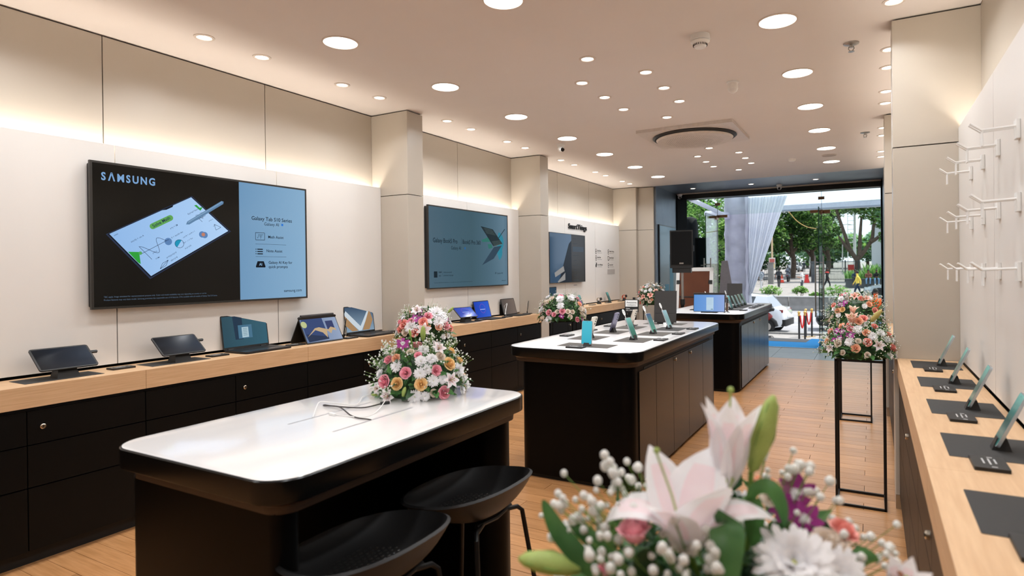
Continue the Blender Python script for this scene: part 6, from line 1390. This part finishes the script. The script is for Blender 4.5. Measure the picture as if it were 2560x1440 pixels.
# dark avenue trees behind the curtain
for i, (x, y, bl) in enumerate(((-8.2, 76, [(0, 0, 7.5, 3.2), (-2, 0, 6, 2.6), (2.2, 0, 6.2, 2.4), (0, 0, 10.5, 3)]), (-11.8, 72, [(0, 0, 6.5, 3.2), (-2.5, 0, 5.5, 2.4), (1.8, 0, 5.0, 2.0), (0, 0, 9.5, 3.2)]), (-6.6, 82, [(0, 0, 8, 3), (1.8, 0, 6, 1.9), (-1.5, 0, 5.5, 2.2), (0, 0, 11, 3)]), (-14.5, 80, [(0, 0, 7, 3.5), (0, 0, 3.5, 2.5), (0, 0, 11, 3.5)]), (-5.4, 92, [(0, 0, 9, 2.6), (-2, 0, 7, 2.6), (0, 0, 12.5, 3)]))):
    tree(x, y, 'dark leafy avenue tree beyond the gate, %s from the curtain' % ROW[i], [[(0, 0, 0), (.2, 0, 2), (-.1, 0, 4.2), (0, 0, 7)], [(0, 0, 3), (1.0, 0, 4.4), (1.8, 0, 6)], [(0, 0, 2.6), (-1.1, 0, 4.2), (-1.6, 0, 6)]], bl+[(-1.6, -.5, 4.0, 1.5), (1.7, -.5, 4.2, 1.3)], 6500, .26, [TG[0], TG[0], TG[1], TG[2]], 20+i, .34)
# lighter trees seen through the left pane
for i, (x, y, bl) in enumerate(((-10.4, 44, [(0, 0, 4.2, 1.7), (-1.6, 0, 3, 1.6), (1.2, 0, 5.6, 1.5), (-1, 0, 6.2, 1.8)]), (-8.9, 41, [(0, 0, 2.6, 1.1), (.4, 0, 4.6, 1.0), (-.5, 0, 1.1, .9)]), (-13, 56, [(0, 0, 4, 2.4), (-2, 0, 6.5, 2.6), (1.8, 0, 7.5, 2.4), (0, 0, 1.6, 1.6)]), (-12.5, 48, [(-.5, 0, 7.0, 1.8), (1.5, 0, 2.5, 1.2)]))):
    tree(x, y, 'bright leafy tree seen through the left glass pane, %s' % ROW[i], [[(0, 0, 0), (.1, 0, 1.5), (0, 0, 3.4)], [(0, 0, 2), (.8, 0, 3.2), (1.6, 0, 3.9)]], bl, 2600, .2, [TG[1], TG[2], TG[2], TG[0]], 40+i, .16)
# hazy trees at the end of the street
for i, (x, y, bl) in enumerate(((-6.4, 122, [(0, 0, 3.5, 3.4), (2.6, 0, 4.2, 3.2), (-3, 0, 4, 3.2)]), (-.6, 118, [(0, 0, 3.4, 3.2), (2.8, 0, 5, 3.2), (-2.6, 0, 4.2, 2.8)]), (-11, 128, [(0, 0, 3, 4), (3, 0, 6.5, 3.6), (-4, 0, 5, 4), (-8, 0, 4, 4.5)]), (4.0, 112, [(0, 0, 4, 3.6), (-1, 0, 8.5, 3)]))):
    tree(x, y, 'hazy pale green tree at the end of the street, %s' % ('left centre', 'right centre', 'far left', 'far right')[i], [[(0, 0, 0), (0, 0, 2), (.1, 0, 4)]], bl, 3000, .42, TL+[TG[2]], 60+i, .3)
def shrub(x, y, w_, h_, label, seed, group='median shrubs', z=None, cat='shrub', mats=None, n=420, size=.09):
    t = thing('shrub', label, cat, (x, y, slope(y) if z is None else z), 0, group); r = random.Random(seed)
    for k in range(5): obj('stem', MB().tube([(0, 0, 0), (r.uniform(-.3, .3)*w_, 0, h_*.5), (r.uniform(-.45, .45)*w_, 0, h_*.85)], .012, 5), BARK, t)
    crown(t, [(-w_*.28, 0, h_*.6, w_*.3), (w_*.25, 0, h_*.62, w_*.3), (0, 0, h_*.72, w_*.34)], n, size, mats or [TG[1], TG[2], TG[2]], seed)
shrub(-5.6, 40.3, 1.25, .95, 'light green shrub behind the median wall beside the curtain', 1); shrub(-3.9, 40.3, .85, 1.0, 'small round light green shrub behind the median, in the middle', 2)
shrub(-1.9, 40.3, 1.5, .9, 'spreading light green shrub behind the median, right', 3); shrub(-3.02, 40.3, .7, .55, 'low straggly green shrub behind the median, left of the spreading one', 4)
t = thing('spiky_plants', 'row of strap leaved green plants in the dark planter', 'plants', (1.0, 56.4, .39)); t['kind'] = 'stuff'
r = random.Random(9); g = MB()
for _ in range(900):
    x, y = r.uniform(-3.0, 3.2), r.uniform(0, 3.2); L = r.uniform(.6, 1.5)*(1 if x > -1.6 else .6); a = r.uniform(0, 6.3); b = r.uniform(.2, .6); dx, dy = cos(a), sin(a); w_ = .045
    g.k = r.randint(0, 2); P = [(x+dx*b*L*v**1.8, y+dy*b*L*v**1.8, L*v*(1-.25*v*b)) for v in (0, .4, .75, 1)]
    vs = [];
    for j, p in enumerate(P): q_ = w_*(1, 1, .7, .05)[j]; vs += [(p[0]-dy*q_, p[1]+dx*q_, p[2]), (p[0]+dy*q_, p[1]-dx*q_, p[2])]
    g.add(vs, [(0, 1, 3, 2), (2, 3, 5, 4), (4, 5, 7, 6)])
o = obj('strap_leaves', g, [TG[1], TG[1], TG[2]], t, smooth=0)
o['kind'] = 'stuff'; del t['kind']
for i, (x, y, w_) in enumerate(((-13.2, 92, 5.5), (-18.5, 100, 6), (-6.8, 105, 3.2))):
    shrub(x, y, w_, 2.6, 'dark hedge at the back of the street, %s' % ('left centre', 'far left', 'centre')[i], 90+i, 'street hedges', mats=[TG[0], TG[1], TG[0]], n=1500, size=.26)
